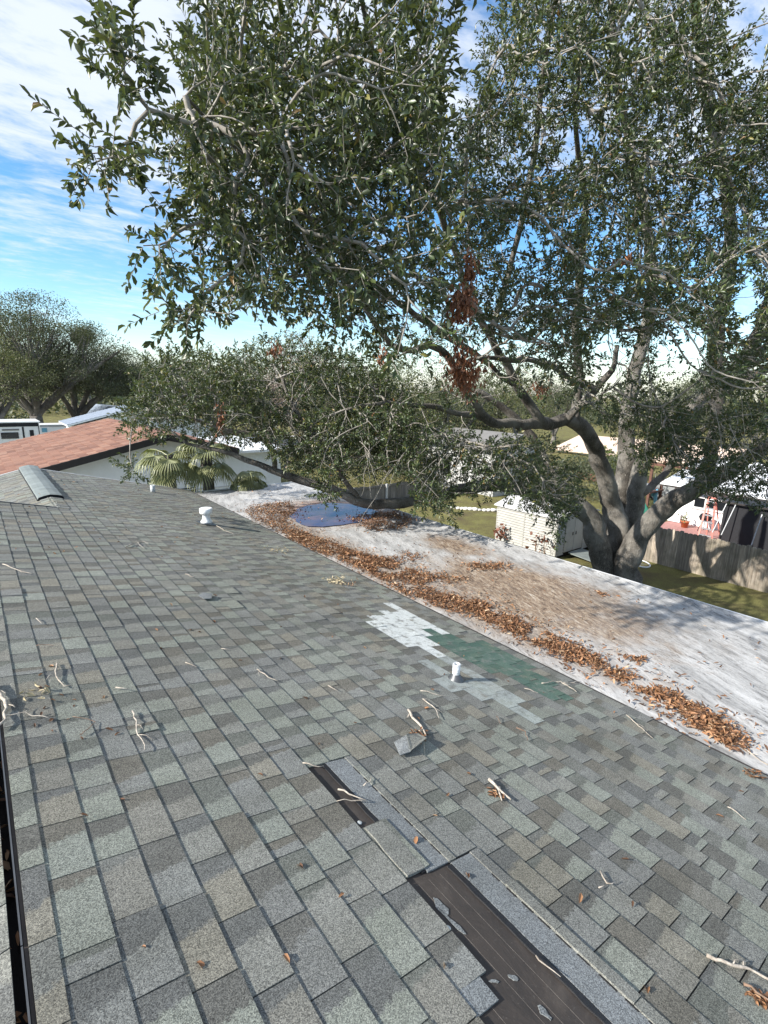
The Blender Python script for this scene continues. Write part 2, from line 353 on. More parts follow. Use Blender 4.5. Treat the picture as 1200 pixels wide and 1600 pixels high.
def grass_mat():
    t = NT('lawn'); p = t.pos()
    n = t.noise(0.9, 8, 0.7, p); c = t.ramp(n, [(0.30, (0.105,0.082,0.055)), (0.44, (0.140,0.125,0.058)), (0.58, (0.180,0.172,0.066)), (0.75, (0.25,0.22,0.10))])
    c = t.mix(1.0, c, t.ramp(t.noise(26, 4, 0.7, p), [(0.3, (0.6,0.6,0.6)), (0.7, (1.3,1.3,1.25))]), 'MULTIPLY')
    t.bump(t.noise(40, 4, 0.7, p), 0.8, 0.05); return t.done(c, 0.95, 0, 0.1)
M['grass'] = grass_mat()
def flat_mat():
    t = NT('white roof coating'); p = t.pos(); s = t.n('ShaderNodeSeparateXYZ'); t.L.new(p, s.inputs[0])
    rot = t.mapping(p, (1, 1, 1), (0, 0, 0.35)); sm = t.mapping(rot, (2.4, 0.55, 1))
    base = t.ramp(t.noise(2.2, 8, 0.68, sm, 0.6), [(0.30, (0.20,0.20,0.20)), (0.43, (0.38,0.38,0.375)), (0.60, (0.52,0.52,0.515))])
    fine = t.ramp(t.noise(11, 10, 0.8, sm, 1.2), [(0.38, (0.22,0.21,0.20)), (0.50, (1,1,1))])
    grey = t.mix(t.ramp(t.noise(1.1, 4, 0.6, rot), [(0.36, (0.30,)*3), (0.58, (0.95,)*3)]), (1, 1, 1), fine)
    base = t.mix(1.0, base, grey, 'MULTIPLY')
    def blob(cx, cy, rx, ry, inner=0.45):
        dx = t.math('DIVIDE', t.math('SUBTRACT', s.outputs[0], cx), rx); dy = t.math('DIVIDE', t.math('SUBTRACT', s.outputs[1], cy), ry)
        d = t.math('SQRT', t.math('ADD', t.math('MULTIPLY', dx, dx), t.math('MULTIPLY', dy, dy)))
        d = t.math('ADD', d, t.math('MULTIPLY', t.math('SUBTRACT', t.noise(2.6, 7, 0.7, p, 0.6), 0.5), 1.3))
        m = t.n('ShaderNodeMapRange', interpolation_type='SMOOTHSTEP'); m.inputs[1].default_value = 1.15; m.inputs[2].default_value = inner; t.L.new(d, m.inputs[0]); return m.outputs[0]
    tan = t.ramp(t.noise(9, 10, 0.8, sm, 1.0), [(0.36, (0.060,0.042,0.032)), (0.45, (0.190,0.130,0.088)), (0.54, (0.335,0.255,0.18)), (0.64, (0.54,0.49,0.42))])
    f = t.math('MAXIMUM', t.math('MAXIMUM', blob(5.8, 4.0, 1.25, 2.1), blob(6.6, 6.1, 0.55, 0.95, 0.3)), t.math('MULTIPLY', blob(6.2, 9.5, 1.5, 1.7), 0.85))
    f = t.math('MAXIMUM', f, t.math('MULTIPLY', blob(4.75, 6.0, 0.55, 5.0), 0.7))
    base = t.mix(t.math('MULTIPLY', f, 0.96), base, tan)
    rim = blob(6.2, 9.45, 1.25, 1.35)
    base = t.mix(t.math('MULTIPLY', rim, 0.55), base, (0.34,0.16,0.12))
    dk = t.math('MULTIPLY', blob(6.3, 2.6, 0.9, 1.6, 0.2), 0.55)
    base = t.mix(t.math('MULTIPLY', dk, t.ramp(t.noise(5, 7, 0.75, sm, 0.9), [(0.4, (0,)*3), (0.6, (1,)*3)])), base, (0.17,0.155,0.14))
    spk = t.ramp(t.noise(34, 9, 0.82, t.mapping(rot, (1.6, 0.7, 1)), 0.8), [(0.36, (0.34,0.31,0.29)), (0.50, (1,1,1)), (0.72, (1.12,1.11,1.1))])
    base = t.mix(t.math('ADD', t.math('MULTIPLY', f, 0.55), 0.35, True), base, t.mix(1.0, base, spk, 'MULTIPLY'))
    mil = t.math('MULTIPLY', t.ramp(t.noise(3.2, 9, 0.78, sm, 1.4), [(0.50, (0,)*3), (0.66, (1,)*3)]), t.ramp(t.noise(0.55, 3, 0.6, rot), [(0.38, (0.1,)*3), (0.6, (0.9,)*3)]))
    base = t.mix(t.math('MULTIPLY', mil, 0.62), base, (0.115,0.105,0.098))
    t.bump(t.noise(30, 6, 0.75, p), 0.6, 0.012); return t.done(base, 0.72, 0, 0.35)
M['flat'] = flat_mat()
def water_mat():
    t = NT('tannin and painted sky puddle'); p = t.pos()
    c = t.ramp(t.noise(1.6, 4, 0.6, p), [(0.36, (0.018,0.018,0.075)), (0.52, (0.036,0.022,0.064)), (0.66, (0.10,0.040,0.042))])  # blue and violet paint in the sky's reflection, red brown is tannin
    t.bump(t.noise(9, 2, 0.5, p), 0.03, 0.01); t.b.inputs['IOR'].default_value = 1.33
    return t.done(c, 0.02, 0, 0.7)
M['water'] = water_mat()

# ------------------------------------------------------------------ leaf scattering (numpy)
def leaf_template(curl=0.25, fold=0.25, fine=True):
    if fine:
        v = np.array([(0,0,0), (.40,.26,0), (0,.26,0), (-.40,.26,0), (.54,.68,0), (0,.68,0), (-.54,.68,0), (0,1,0)], float)
        v[:,0] *= 0.42; v[:,2] = np.abs(v[:,0])*fold*2 - curl*v[:,1]**2
        tri = np.array([(0,1,2), (0,2,3), (4,7,5), (5,7,6)]); quad = np.array([(1,4,5,2), (2,5,6,3)])
    else:
        v = np.array([(0,0,0), (.23,.58,0), (0,.58,0), (-.23,.58,0), (0,1,0)], float); v[:,2] = np.abs(v[:,0])*fold*2 - curl*v[:,1]**2
        tri = np.array([(0,1,2), (0,2,3), (1,4,2), (2,4,3)]); quad = None
    return v, tri, quad
def basis(y, up):
    y = y/np.linalg.norm(y, axis=1, keepdims=True); x = np.cross(y, up); l = np.linalg.norm(x, axis=1, keepdims=True); x = x/np.maximum(l, 1e-6)
    return x, y, np.cross(x, y)
def scatter(pos, ydir, up, size, tmpl, width=1.0):
    v, tri, quad = tmpl; x, y, z = basis(ydir, up); n = len(pos); k = len(v); size = np.asarray(size).reshape(-1, 1, 1)
    wv = np.asarray(width).reshape(-1, 1, 1)*np.ones((n, 1, 1))
    P = pos[:,None,:] + size*(v[None,:,0:1]*wv*x[:,None,:] + v[None,:,1:2]*y[:,None,:] + v[None,:,2:3]*z[:,None,:])
    off = (np.arange(n)*k)[:,None,None]; fs = [(tri[None]+off).reshape(-1,3)]
    if quad is not None: fs.append((quad[None]+off).reshape(-1,4))
    return P.reshape(-1,3), fs
def merge(parts):
    V = []; F3 = []; F4 = []; o = 0
    for v, fs in parts:
        V.append(v)
        for f in fs: (F3 if f.shape[1] == 3 else F4).append(f + o)
        o += len(v)
    fs = []
    if F3: fs.append(np.concatenate(F3))
    if F4: fs.append(np.concatenate(F4))
    return np.concatenate(V), fs
def rdir(n):
    d = rng.normal(size=(n,3)); return d/np.linalg.norm(d, axis=1, keepdims=True)
def inpoly(P, poly):
    x, y = P[:,0], P[:,1]; c = np.zeros(len(P), bool); n = len(poly)
    for i in range(n):
        x1, y1 = poly[i]; x2, y2 = poly[i-1]
        m = ((y1 > y) != (y2 > y)) & (x < (x2-x1)*(y-y1)/((y2-y1) or 1e-9) + x1); c ^= m
    return c
def polysample(poly, n):
    a = np.array(poly, float); lo, hi = a.min(0), a.max(0); out = np.zeros((0,2))
    while len(out) < n:
        p = rng.uniform(lo, hi, (n*2, 2)); out = np.concatenate([out, p[inpoly(p, poly)]])
    return out[:n]
def fbm(P, s, seed=0.0):
    return np.array([mnoise.noise(Vector((p[0]*s+seed, p[1]*s-seed, p[2]*s+2*seed))) + 0.5*mnoise.noise(Vector((p[0]*s*2.3+seed, p[1]*s*2.3, p[2]*s*2.3))) for p in P])

# ------------------------------------------------------------------ the setting: lawn, road
g = MB(); R_ = 900
g.add([(-R_,-R_,0), (R_,-R_,0), (R_,R_,0), (-R_,R_,0)], [(0,1,2,3)])
tag(g.build('ground', M['grass']), 'patchy green and brown lawn under and behind the houses', 'lawn', kind='structure')
def sheet(name, pts, z, mat, label, cat):
    m = MB(); m.poly([(p[0], p[1], z) for p in pts]); o = m.build(name, mat); return tag(o, label, cat, kind='structure')
sheet('road', [(-60, 47), (40, 47), (40, 53), (-60, 53)], 0.004, M['asphalt'], 'grey street beyond the red roofed house', 'road')
sheet('pavement', [(-60, 55), (40, 55), (40, 56.6), (-60, 56.6)], 0.008, M['concrete'], 'pale concrete pavement across the street', 'pavement')
sheet('driveway', [(-16, 33), (-2, 33), (-2, 47), (-16, 47)], 0.006, M['concrete'], 'pale driveway under the parked trailers', 'driveway')

# ------------------------------------------------------------------ the house we stand on
house = thing('shingled_house', 'house with weathered grey green shingle roof and stained white flat roof', 'house', (2.0, 6.0, 0.0))
Y0, YN, YE = -2.6, 8.72, 13.25           # behind camera, near gable, far gable
XR2 = 0.855                              # far ridge
XE = 4.24                                # eave
# shell
m = MB()
def quadw(m, a, b, c, d): m.add([a, b, c, d], [(0,1,2,3)])
deckn = -0.006
pA = [roofp(-0.070/CS, Y0, deckn), roofp(XE/CS, Y0, deckn), roofp(XE/CS, YE, deckn), roofp(XR2/CS, YE, deckn), roofp(XR2/CS, YN, deckn), roofp(-0.070/CS, YN, deckn)]
m.poly(pA, (0, 0, -0.09)); m.build('roof_deck', M['underlay'], house)
m = MB(); zL = Z0 + 0.02
m.poly([(-0.137, Y0, zL-0.006), (-0.137, YN, zL-0.006), (-4.6, YN, zL-0.006-4.463*0.25), (-4.6, Y0, zL-0.006-4.463*0.25)], (0, 0, -0.09)); m.build('roof_deck', M['underlay'], house)
zF = Z0 - XR2*0.25
m = MB(); m.poly([(XR2, YN, zF-0.006), (XR2, YE, zF-0.006), (-3.2, YE, zF-0.006-(XR2+3.2)*0.25), (-3.2, YN, zF-0.006-(XR2+3.2)*0.25)], (0, 0, -0.09)); m.build('roof_deck', M['underlay'], house)
m = MB(); m.box((-0.107, (Y0+YN)/2, Z0-0.10), (0.075, YN-Y0, 0.05)); m.build('ridge_slot', M['slot'], house)
for a, b in ((Y0, 1.52), (1.525, YN-0.05)):
    m = MB(); m.box((-0.0755, (a+b)/2, Z0-0.004), (0.005, b-a, 0.05)); m.build('metal_edge', M['dark_metal'], house)
m = MB()
for y0, y1, x0, x1, zt in ((Y0, YN, -4.2, 4.05, 2.95), (YN, YE-0.3, -2.9, 4.05, 2.95)):
    m.box(((x0+x1)/2, (y0+y1)/2, zt/2), (x1-x0, y1-y0-0.01, zt))
m.build('wall', M['stucco'], house)
m = MB(); m.poly([(-4.2, YN-0.01, 2.95), (4.05, YN-0.01, 2.95), (4.05, YN-0.01, 3.05), (XR2, YN-0.01, zF-0.1), (-0.107, YN-0.01, Z0-0.13), (-4.2, YN-0.01, 3.05)], (0, -0.1, 0)); m.build('gable', M['stucco'], house)
# --- shingles
TAB_W = [0.085, 0.165, 0.205, 0.235, 0.265, 0.30]
TAB_UV = [(0,0), (0,1), (1,1), (1,0), (0,0), (0,1), (1,1), (1,0)]
def set_tab(me, n=None):
    a = me.attributes.new('tab', 'FLOAT2', 'POINT'); k = len(me.vertices)//8; a.data.foreach_set('vector', np.array(TAB_UV*k, np.float32).ravel())
def tab_verts(w, t, ln=EXPO, tuck=0.03, skew=0.0, u0=0.0):
    h = w/2 - 0.0024
    u1 = ln
    return [(-tuck+u0, -h, -0.003), (-tuck+u0, h, -0.003), (u1+skew, h, t-0.006 if t > 0.009 else -0.003), (u1-skew, -h, t-0.006 if t > 0.009 else -0.003),
            (-tuck+u0, -h, 0.0005), (-tuck+u0, h, 0.0005), (u1+skew, h, t), (u1-skew, -h, t)]
TAB_F = [(0,1,2,3), (4,7,6,5), (0,4,5,1), (1,5,6,2), (2,6,7,3), (3,7,4,0)]
TAB_F = [tuple(reversed(f)) for f in TAB_F]
tab_meshes = {}
def tab_mesh(wi, proud, var, mk):
    key = (wi, proud, var, mk)
    if key not in tab_meshes:
        r = random.Random(wi*9 + var)
        me = bpy.data.meshes.new('tab'); me.from_pydata(tab_verts(TAB_W[wi], (0.0068 if proud else 0.0056) + var*0.0008, skew=(var-1)*0.0012), [], TAB_F); me.materials.append(M[mk]); me.update(); set_tab(me)
        tab_meshes[key] = me
    return tab_meshes[key]
MISS = {7: [(-0.9, 0.78)], 8: [(-0.9, 1.20), (1.50, 1.965)], 9: [(-0.9, 1.975)], 10: [(-0.9, 1.185)]}
def white_ok(k, y):
    r = {26: (3.45, 4.40), 25: (3.72, 4.32), 24: (3.60, 4.30), 23: (3.33, 4.12), 22: (3.05, 3.98), 21: (3.35, 3.86)}.get(k); return r and r[0] < y < r[1]
def green_ok(k, y):
    r = {24: (2.55, 3.50), 25: (2.05, 3.58), 26: (1.95, 3.42), 27: (2.15, 3.3), 28: (2.50, 3.15)}.get(k); return r and r[0] < y < r[1]
def pale_ok(k, y):
    r = {19: (2.45, 2.62), 20: (2.3, 3.0), 21: (1.85, 2.55), 22: (2.02, 2.95)}.get(k); return r and r[0] < y < r[1]
tabs = []      # (face, k, y, width index or None, width, proud, var, material)
def fill_row(face, k, a, b, r):
    y = a; proud = r.random() < 0.5
    while y < b - 0.02:
        wi = r.choices(range(6), (0.5, 1.1, 1.8, 2.0, 1.8, 1.0))[0]; w = TAB_W[wi]
        if y + w > b - 0.05: w = b - y; wi = None
        yc = y + w/2; mk = 'shingle'
        if face == 'A':
            if white_ok(k, yc): mk = 'shingle_white'
            elif green_ok(k, yc): mk = 'shingle_green' if r.random() < 0.93 else 'shingle'
            elif pale_ok(k, yc): mk = 'shingle_pale'
        tabs.append((face, k, yc, wi, w, proud, r.choice((0, 1, 1, 2)), mk)); y += w; proud = not proud if r.random() < 0.85 else proud
rt = random.Random(3)
for k in range(-1, 30):
    yb = YN if (k+0.5)*EXPO*CS < XR2 else YE
    segs = [(Y0 - rt.random()*0.2, yb)]
    for a, b in MISS.get(k, []):
        new = []
        for s0, s1 in segs:
            if a > s0: new.append((s0, min(a, s1)))
            if b < s1: new.append((max(b, s0), s1))
        segs = [s for s in new if s[1]-s[0] > 0.03]
    for s0, s1 in segs: fill_row('A', k, s0, s1, rt)
for k in range(0, 29): fill_row('B', k, Y0, YN, rt)
for k in range(0, 27): fill_row('C', k, YN + 0.02, YE, rt)
RIGHT_ROT = (0, SL, 0); LEFT_ROT = (0, SL, math.pi)
def tab_origin(face, k, y):
    u = 0.006 + k*EXPO
    if face == 'A': return roofp(u, y)
    if face == 'B': return Vector((-0.132 - k*EXPO*CS, y, zL - k*EXPO*SN))
    return Vector((XR2 - k*EXPO*CS, y, zF - k*EXPO*SN))
def screen(P):
    v = RW.T @ np.array([P[0], P[1], P[2]-EYE])
    if v[2] < 0.05: return None
    return 600 + F*v[0]/v[2], 800 + F*v[1]/v[2], v[2]
cand = []
for i, t in enumerate(tabs):
    if t[0] == 'A' and t[3] is not None and t[1] >= 0:
        s = screen(tab_origin('A', t[1]+0.5, t[2]))
        if s and -10 < s[0] < 1205 and -10 < s[1] < 1610: cand.append((s[2]/math.sqrt(t[4]), i))
cand.sort(); single = {i for _, i in cand[:300]}
jv = {'shingle': [[], []], 'shingle_white': [[], []], 'shingle_green': [[], []], 'shingle_pale': [[], []]}
rmR = Matrix.Rotation(SL, 4, 'Y'); rmL = Matrix.Rotation(math.pi, 4, 'Z') @ rmR
FV = []; FF = []; FM = []; mats = ['shingle', 'shingle_white', 'shingle_green', 'shingle_pale']
for i, (face, k, y, wi, w, proud, var, mk) in enumerate(tabs):
    P = tab_origin(face, k, y)
    if i in single:
        o = bpy.data.objects.new('shingle', tab_mesh(wi, proud, var, mk)); o.location = P; o.rotation_euler = RIGHT_ROT if face == 'A' else LEFT_ROT
        if rt.random() < 0.05: o.rotation_euler = (rt.uniform(-.012, .012), SL - rt.uniform(0.0, 0.035), rt.uniform(-.012, .012))
        attach(o, house)
    else:
        t = (0.0068 if proud else 0.0056) + var*0.0008; q = rmR if face == 'A' else rmL
        if face == 'A' and rt.random() < 0.025: t += 0.008
        if (face, k) in (('A', 8),) and 1.15 < y < 1.55: t += 0.006
        b = len(FV); FV += [tuple(q @ Vector(v) + P) for v in tab_verts(w, t, tuck=(-0.075 if (face == 'A' and k < 0) else 0.03))]; FF += [tuple(j+b for j in f) for f in TAB_F]; FM += [mats.index(mk)]*6
me = bpy.data.meshes.new('m'); me.from_pydata(FV, [], FF)
for n_ in mats: me.materials.append(M[n_])
me.polygons.foreach_set('material_index', FM); me.update(); set_tab(me)
obj('shingle_field', me, house, 'stuff')
# torn strips: felt is the deck itself; fresh head laps, sealant, slivers
def roofbox(name, u0, u1, y0, y1, n0, n1, mat, parent=house, jag=0.0):
    m = MB(); r = random.Random(int(u0*1000+y0*77)); ny = max(2, int((y1-y0)/0.05)) if jag else 2
    ys = [y0 + (y1-y0)*i/(ny-1) for i in range(ny)]
    a = [(u0 + (r.uniform(-jag, jag) if jag else 0), y) for y in ys]; b = [(u1 + (r.uniform(-jag, jag) if jag else 0), y) for y in ys]
    top = [roofp(u, y, n1) for u, y in a] + [roofp(u, y, n1) for u, y in reversed(b)]
    bot = [roofp(u, y, n0) for u, y in a] + [roofp(u, y, n0) for u, y in reversed(b)]
    n = len(top); m.add(top + bot, [tuple(range(n-1, -1, -1)), tuple(range(n, 2*n))] + [(i, (i+1) % n, n+(i+1) % n, n+i) for i in range(n)])
    return m.build(name, mat, parent)
for (y0, y1, kb) in ((1.18, 1.97, 8.86), (-0.88, 1.18, 9.78)):
    u0 = kb*EXPO; s = roofbox('head_lap', u0, u0 + 0.88*EXPO, y0+0.004, y1-0.004, -0.004, 0.0035, M['shingle_fresh'], house, 0.0012)
    tag(s, 'fresh blue grey band of uncovered shingle along the torn strip')
    roofbox('sealant_strip', u0-0.027, u0-0.002, y0+0.01, y1-0.01, -0.004, 0.0025, M['tar'], house, 0.003)
    yy = y0 + 0.05
    while yy < y1 - 0.1:
        L_ = rt.uniform(0.035, 0.075); roofbox('sealant_dash', u0+0.83*EXPO, u0+0.872*EXPO, yy, yy+L_, 0.0036, 0.0055, M['tar'], house, 0.001); yy += L_ + rt.uniform(0.015, 0.04)
    yy = y0
    while yy < y1-0.03:                                        # the slivers of the next course left in place
        w = min(rt.choice(TAB_W[1:]), y1-yy); roofbox('torn_shingle', u0+0.89*EXPO, (int(kb)+2)*EXPO+0.006, yy+0.001, yy+w-0.001, -0.003, rt.choice((0.008, 0.0125)), M['shingle'], house, 0.0006); yy += w
roofbox('torn_shingle', 8.15*EXPO, 8.84*EXPO, 1.20, 1.49, -0.002, 0.011, M['shingle'], house, 0.006)
roofbox('torn_shingle', 7.05*EXPO, 7.75*EXPO, 0.70, 0.785, -0.004, 0.003, M['shingle_fresh'], house, 0.010)
# torn scraps, cap nails, seams on the felt
for px, py, L_, w, a in ((705,1437,.13,.014,.1), (690,1415,.08,.02,.0), (802,1526,.035,.014,.6), (772,1532,.04,.022,1.0), (851,1580,.05,.014,.1), (756,1553,.02,.008,.3)):
    u, y = roofpx(px, py); m = MB(); n = 9
    pts = [(u + (w*math.sin(2*math.pi*i/n)*rt.uniform(.25,1.25))*math.cos(a) - L_/2*math.cos(2*math.pi*i/n)*math.sin(a)*rt.uniform(.8,1.1), y + L_/2*math.cos(2*math.pi*i/n)*rt.uniform(.85,1.1)*math.cos(a)) for i in range(n)]
    m.poly([roofp(a_, b_, -0.0055) for a_, b_ in reversed(pts)], roofp(0,0,0.003)-roofp(0,0,0)); m.build('torn_scrap', M['shingle_fresh'], house)
for px, py in ((700,1450), (562,1285)):
    u, y = roofpx(px, py); m = MB(); m.lathe((0,0,0), [(0.011,-0.005), (0.011,0.001), (0.008,0.0025), (0.002,0.003)], 14)
    m.v = [tuple(roofp(u, y) + rmR @ Vector(v)) for v in m.v]; m.build('cap_nail', M['nail'], house, True)
for k in (7.55, 8.35, 8.75, 9.2):
    roofbox('felt_line', k*EXPO, k*EXPO+0.0008, -0.85, 1.16 if k > 8 else 0.74, -0.006, -0.0056, M['felt_line'], house)
# far ridge: bare ridge caps and the metal ridge vent
for i in range(6):
    y = YN + 0.0 + i*0.155; m = MB(); t = 0.013 + 0.002*(i % 2)
    for sgn in (-1, 1):
        m.poly([(XR2, y, zF+t), (XR2+sgn*0.15, y, zF+t-0.0375), (XR2+sgn*0.15, y+0.17, zF+t-0.0375-.004), (XR2, y+0.17, zF+t-.004)][::-sgn], (0, 0, -0.006))
    m.build('ridge_cap', M['shingle'], house)
rv = MB(); ya, yb = 9.62, 13.28
prof = [(-0.175, -0.022), (-0.165, 0.012), (-0.09, 0.035), (0, 0.050), (0.09, 0.035), (0.165, 0.012), (0.175, -0.022)]
ny = 25; vs = []; fs = []
for i in range(ny):
    y = ya + (yb-ya)*i/(ny-1); dz = 0.006*math.sin(i*1.9) + rt.uniform(-.004, .004)
    for (x, z) in prof: vs.append((XR2+x, y, zF+z+dz))
n7 = len(prof)
for i in range(ny-1):
    for j in range(n7-1): fs.append((i*n7+j, i*n7+j+1, (i+1)*n7+j+1, (i+1)*n7+j))
rv.add(vs, fs); rvo = rv.build('ridge_vent', M['galv'], house)
for sgn in (-1, 1):
    m = MB(); m.box((XR2+sgn*0.178, (ya+yb)/2, zF-0.032), (0.012, yb-ya, 0.03)); m.build('vent_slot', M['black'], rvo)
m = MB(); m.poly([(XR2-0.172, ya+0.02, zF-0.03), (XR2+0.172, ya+0.02, zF-0.03), (XR2+0.16, ya+0.02, zF+0.008), (XR2, ya+0.02, zF+0.043), (XR2-0.16, ya+0.02, zF+0.008)], (0, 0.02, 0)); m.build('vent_end', M['black'], rvo)
# near gable rake edge and far rake, eave edge
m = MB(); m.bar(roofp(-0.08, YN+0.012, -0.03), roofp(XR2/CS-0.02, YN+0.012, -0.03), 0.02, 0.09, (0,0,1)); m.build('rake_edge', M['dark_metal'], house)
m = MB(); m.bar(roofp(XR2, YE+0.02, -0.06), roofp(XE/CS, YE+0.02, -0.06), 0.03, 0.14); m.build('rake_board', M['white_paint'], house)
m = MB(); m.bar(Vector((XR2, YE+0.02, zF-0.06)), Vector((-3.2, YE+0.02, zF-0.06-(XR2+3.2)*.25)), 0.03, 0.14); m.build('rake_board', M['white_paint'], house)
# vents
def vent(px, py, prof, mat, name, n=20):
    u, y = roofpx(px, py); P = roofp(u, y); m = MB(); m.lathe(P, prof, n); o = m.build(name, mat, house, False)
    for p in o.data.polygons: p.use_smooth = len(p.vertices) == 4 and abs(p.normal.z) < 0.9
    return o, P
o, P = vent(323, 819, [(0.08,-.06), (0.08,.03), (0.098,.036), (0.098,.055), (0.075,.085), (0.064,.12), (0.064,.185), (0.10,.195), (0.108,.202), (0.108,.275), (0.098,.288), (0.0,.294)], M['white_paint'], 'roof_vent', 24)
tag(o, 'white flared turbine style roof vent')
m = MB(); m.box((0, 0, 0.004), (0.30, 0.30, 0.006)); m.v = [tuple(rmR @ Vector(v) + P + Vector((0,0,.012))) for v in m.v]; m.build('flashing', M['dark_metal'], o)
o, P = vent(712, 1062, [(0.031,-.03), (0.031,.146), (0.024,.146), (0.024,.06), (0.0,.06)], M['pipe'], 'vent_pipe', 16); o['label'] = 'short flaking pale blue pipe among the pale coated shingles'
o['label'] = 'short flaking pale blue pipe among the pale coated shingles'
m = MB(); m.lathe(P, [(0.075,-.012), (0.072,.010), (0.045,.030), (0.0335,.055), (0.0325,.056)], 18); m.build('boot', M['dark_metal'], o, True)
o, P = vent(239, 769, [(0.05,-.03), (0.05,.16), (0.042,.16), (0.042,.10), (0.0,.10)], M['pipe'], 'vent_pipe', 16); o['label'] = 'far pale pipe near the far gable edge'
# flat roof
ZFL = EYE - 2.72; XF1 = 7.42
fr = MB(); nx, nyy = 26, 100; vs = []; fs = []
for j in range(nyy):
    y = Y0 + (13.2 - Y0)*j/(nyy-1)
    for i in range(nx):
        x = 3.95 + (XF1-3.95)*i/(nx-1); vs.append((x, y, ZFL + 0.010*mnoise.noise(Vector((x*1.1, y*0.8, 3))) + (0.028 if x > XF1-0.12 else 0)))
for j in range(nyy-1):
    for i in range(nx-1): a = j*nx+i; fs.append((a, a+1, a+nx+1, a+nx))
fr.add(vs, fs); flat = fr.build('flat_roof', M['flat'], house, True)
m = MB(); m.box((XF1+0.015, (Y0+13.2)/2, ZFL-0.06), (0.03, 13.2-Y0, 0.17)); m.build('drip_edge', M['white_paint'], house)
m = MB(); m.box(((3.95+XF1)/2, 13.21, ZFL-0.06), (XF1-3.95, 0.03, 0.17)); m.build('drip_edge', M['white_paint'], house)
m = MB(); m.box(((4.05+XF1-.2)/2, (Y0+13.0)/2, (ZFL-.12)/2), (XF1-.2-4.05, 13.0-Y0, ZFL-.12)); m.build('wall', M['stucco'], house)
for px in ((905),):
    P = atz(905, 888, ZFL)
    m = MB(); m.box((XF1-0.06, P.y, ZFL+0.03), (0.14, 0.02, 0.006)); m.build('edge_joint', M['galv'], house)
P = atz(374, 766, ZFL); m = MB(); m.lathe(P, [(0.10,-.02), (0.075,.02), (0.055,.10), (0.05,.13), (0.0,.135)], 14); m.build('vent_stub', M['white_paint'], house, True)
# puddle
pp = [(450,806), (462,796), (480,789), (510,786), (545,787), (572,793), (590,799), (580,808), (565,816), (535,820), (505,823), (480,822), (462,816)]
pw = [atz(x, y, ZFL + 0.017) for x, y in pp]; pq = []
for i in range(len(pw)):
    for j in range(6):
        q = pw[i].lerp(pw[(i+1) % len(pw)], j/6); e = 0.13*mnoise.noise(q*1.7) + 0.03*mnoise.noise(q*7.0); cc_ = sum(pw, Vector())/len(pw); pq.append(q + (q-cc_).normalized()*e)
m = MB(); m.poly(pq[::-1])
tag(m.build('water', M['water']), 'shallow blue violet puddle on the white flat roof', 'puddle', kind='structure')

# ------------------------------------------------------------------ the big oak
def smooth_path(pts, step=0.22, wob=0.03, seed=0):
    P = [Vector(p[:3]) for p in pts]; R = [p[3] for p in pts]; out = []; r = random.Random(seed)
    for i in range(len(P)-1):
        p0 = P[max(i-1,0)]; p1 = P[i]; p2 = P[i+1]; p3 = P[min(i+2,len(P)-1)]; n = max(2, int((p2-p1).length/step))
        for j in range(n):
            t = j/n; q = 0.5*((2*p1) + (p2-p0)*t + (2*p0-5*p1+4*p2-p3)*t*t + (3*p1-p0-3*p2+p3)*t**3)
            rr = R[i] + (R[i+1]-R[i])*t
            w = wob*min(1.0, rr*9); q = q + Vector((mnoise.noise(q*2.1+Vector((seed,0,0))), mnoise.noise(q*2.1+Vector((0,seed,7))), mnoise.noise(q*2.1+Vector((5,0,seed)))))*w*1.6
            out.append((q.x, q.y, q.z, rr*(1 + 0.10*mnoise.noise(q*3.0))))
    p = P[-1]; out.append((p.x, p.y, p.z, R[-1])); return out
def limb_mesh(path, n=12, lump=0.10, flare=None):
    vs = []; fs = []; ref = Vector((0.3, 0.22, 0.93)).normalized(); px_ = None
    K = len(path)
    for i, (x, y, z, r) in enumerate(path):
        p = Vector((x, y, z)); a = Vector(path[max(i-1,0)][:3]); b = Vector(path[min(i+1,K-1)][:3]); d = (b-a).normalized()
        if px_ is None:
            px_ = d.cross(ref); px_ = px_ if px_.length > 0.05 else d.cross(Vector((1,0,0)))
        px_ = (px_ - d*px_.dot(d)).normalized(); py_ = d.cross(px_)
        for k in range(n):
            an = 2*math.pi*k/n; o = px_*math.cos(an) + py_*math.sin(an)
            rr = r*(1 + lump*mnoise.noise((p+o*r)*4.0/max(0.35, r*5)) + lump*0.5*mnoise.noise((p+o*r)*11.0))
            vs.append(p + o*rr)
    for i in range(K-1):
        for k in range(n):
            a = i*n+k; b = i*n+(k+1) % n; fs.append((a, b, b+n, a+n))
    fs.append(tuple(range(n-1,-1,-1))); fs.append(tuple((K-1)*n+k for k in range(n)))
    return vs, fs
def L(*pts):                 # (px, py, depth, radius in photo px)
    return [(*at(p[0], p[1], p[2]), p[3]*0.70*p[2]/F) for p in pts]
base = at(962, 905, 16.2); base.z = 0
oak = thing('oak_tree', 'huge spreading oak with grey forked trunk reaching over the roofs', 'tree', base)
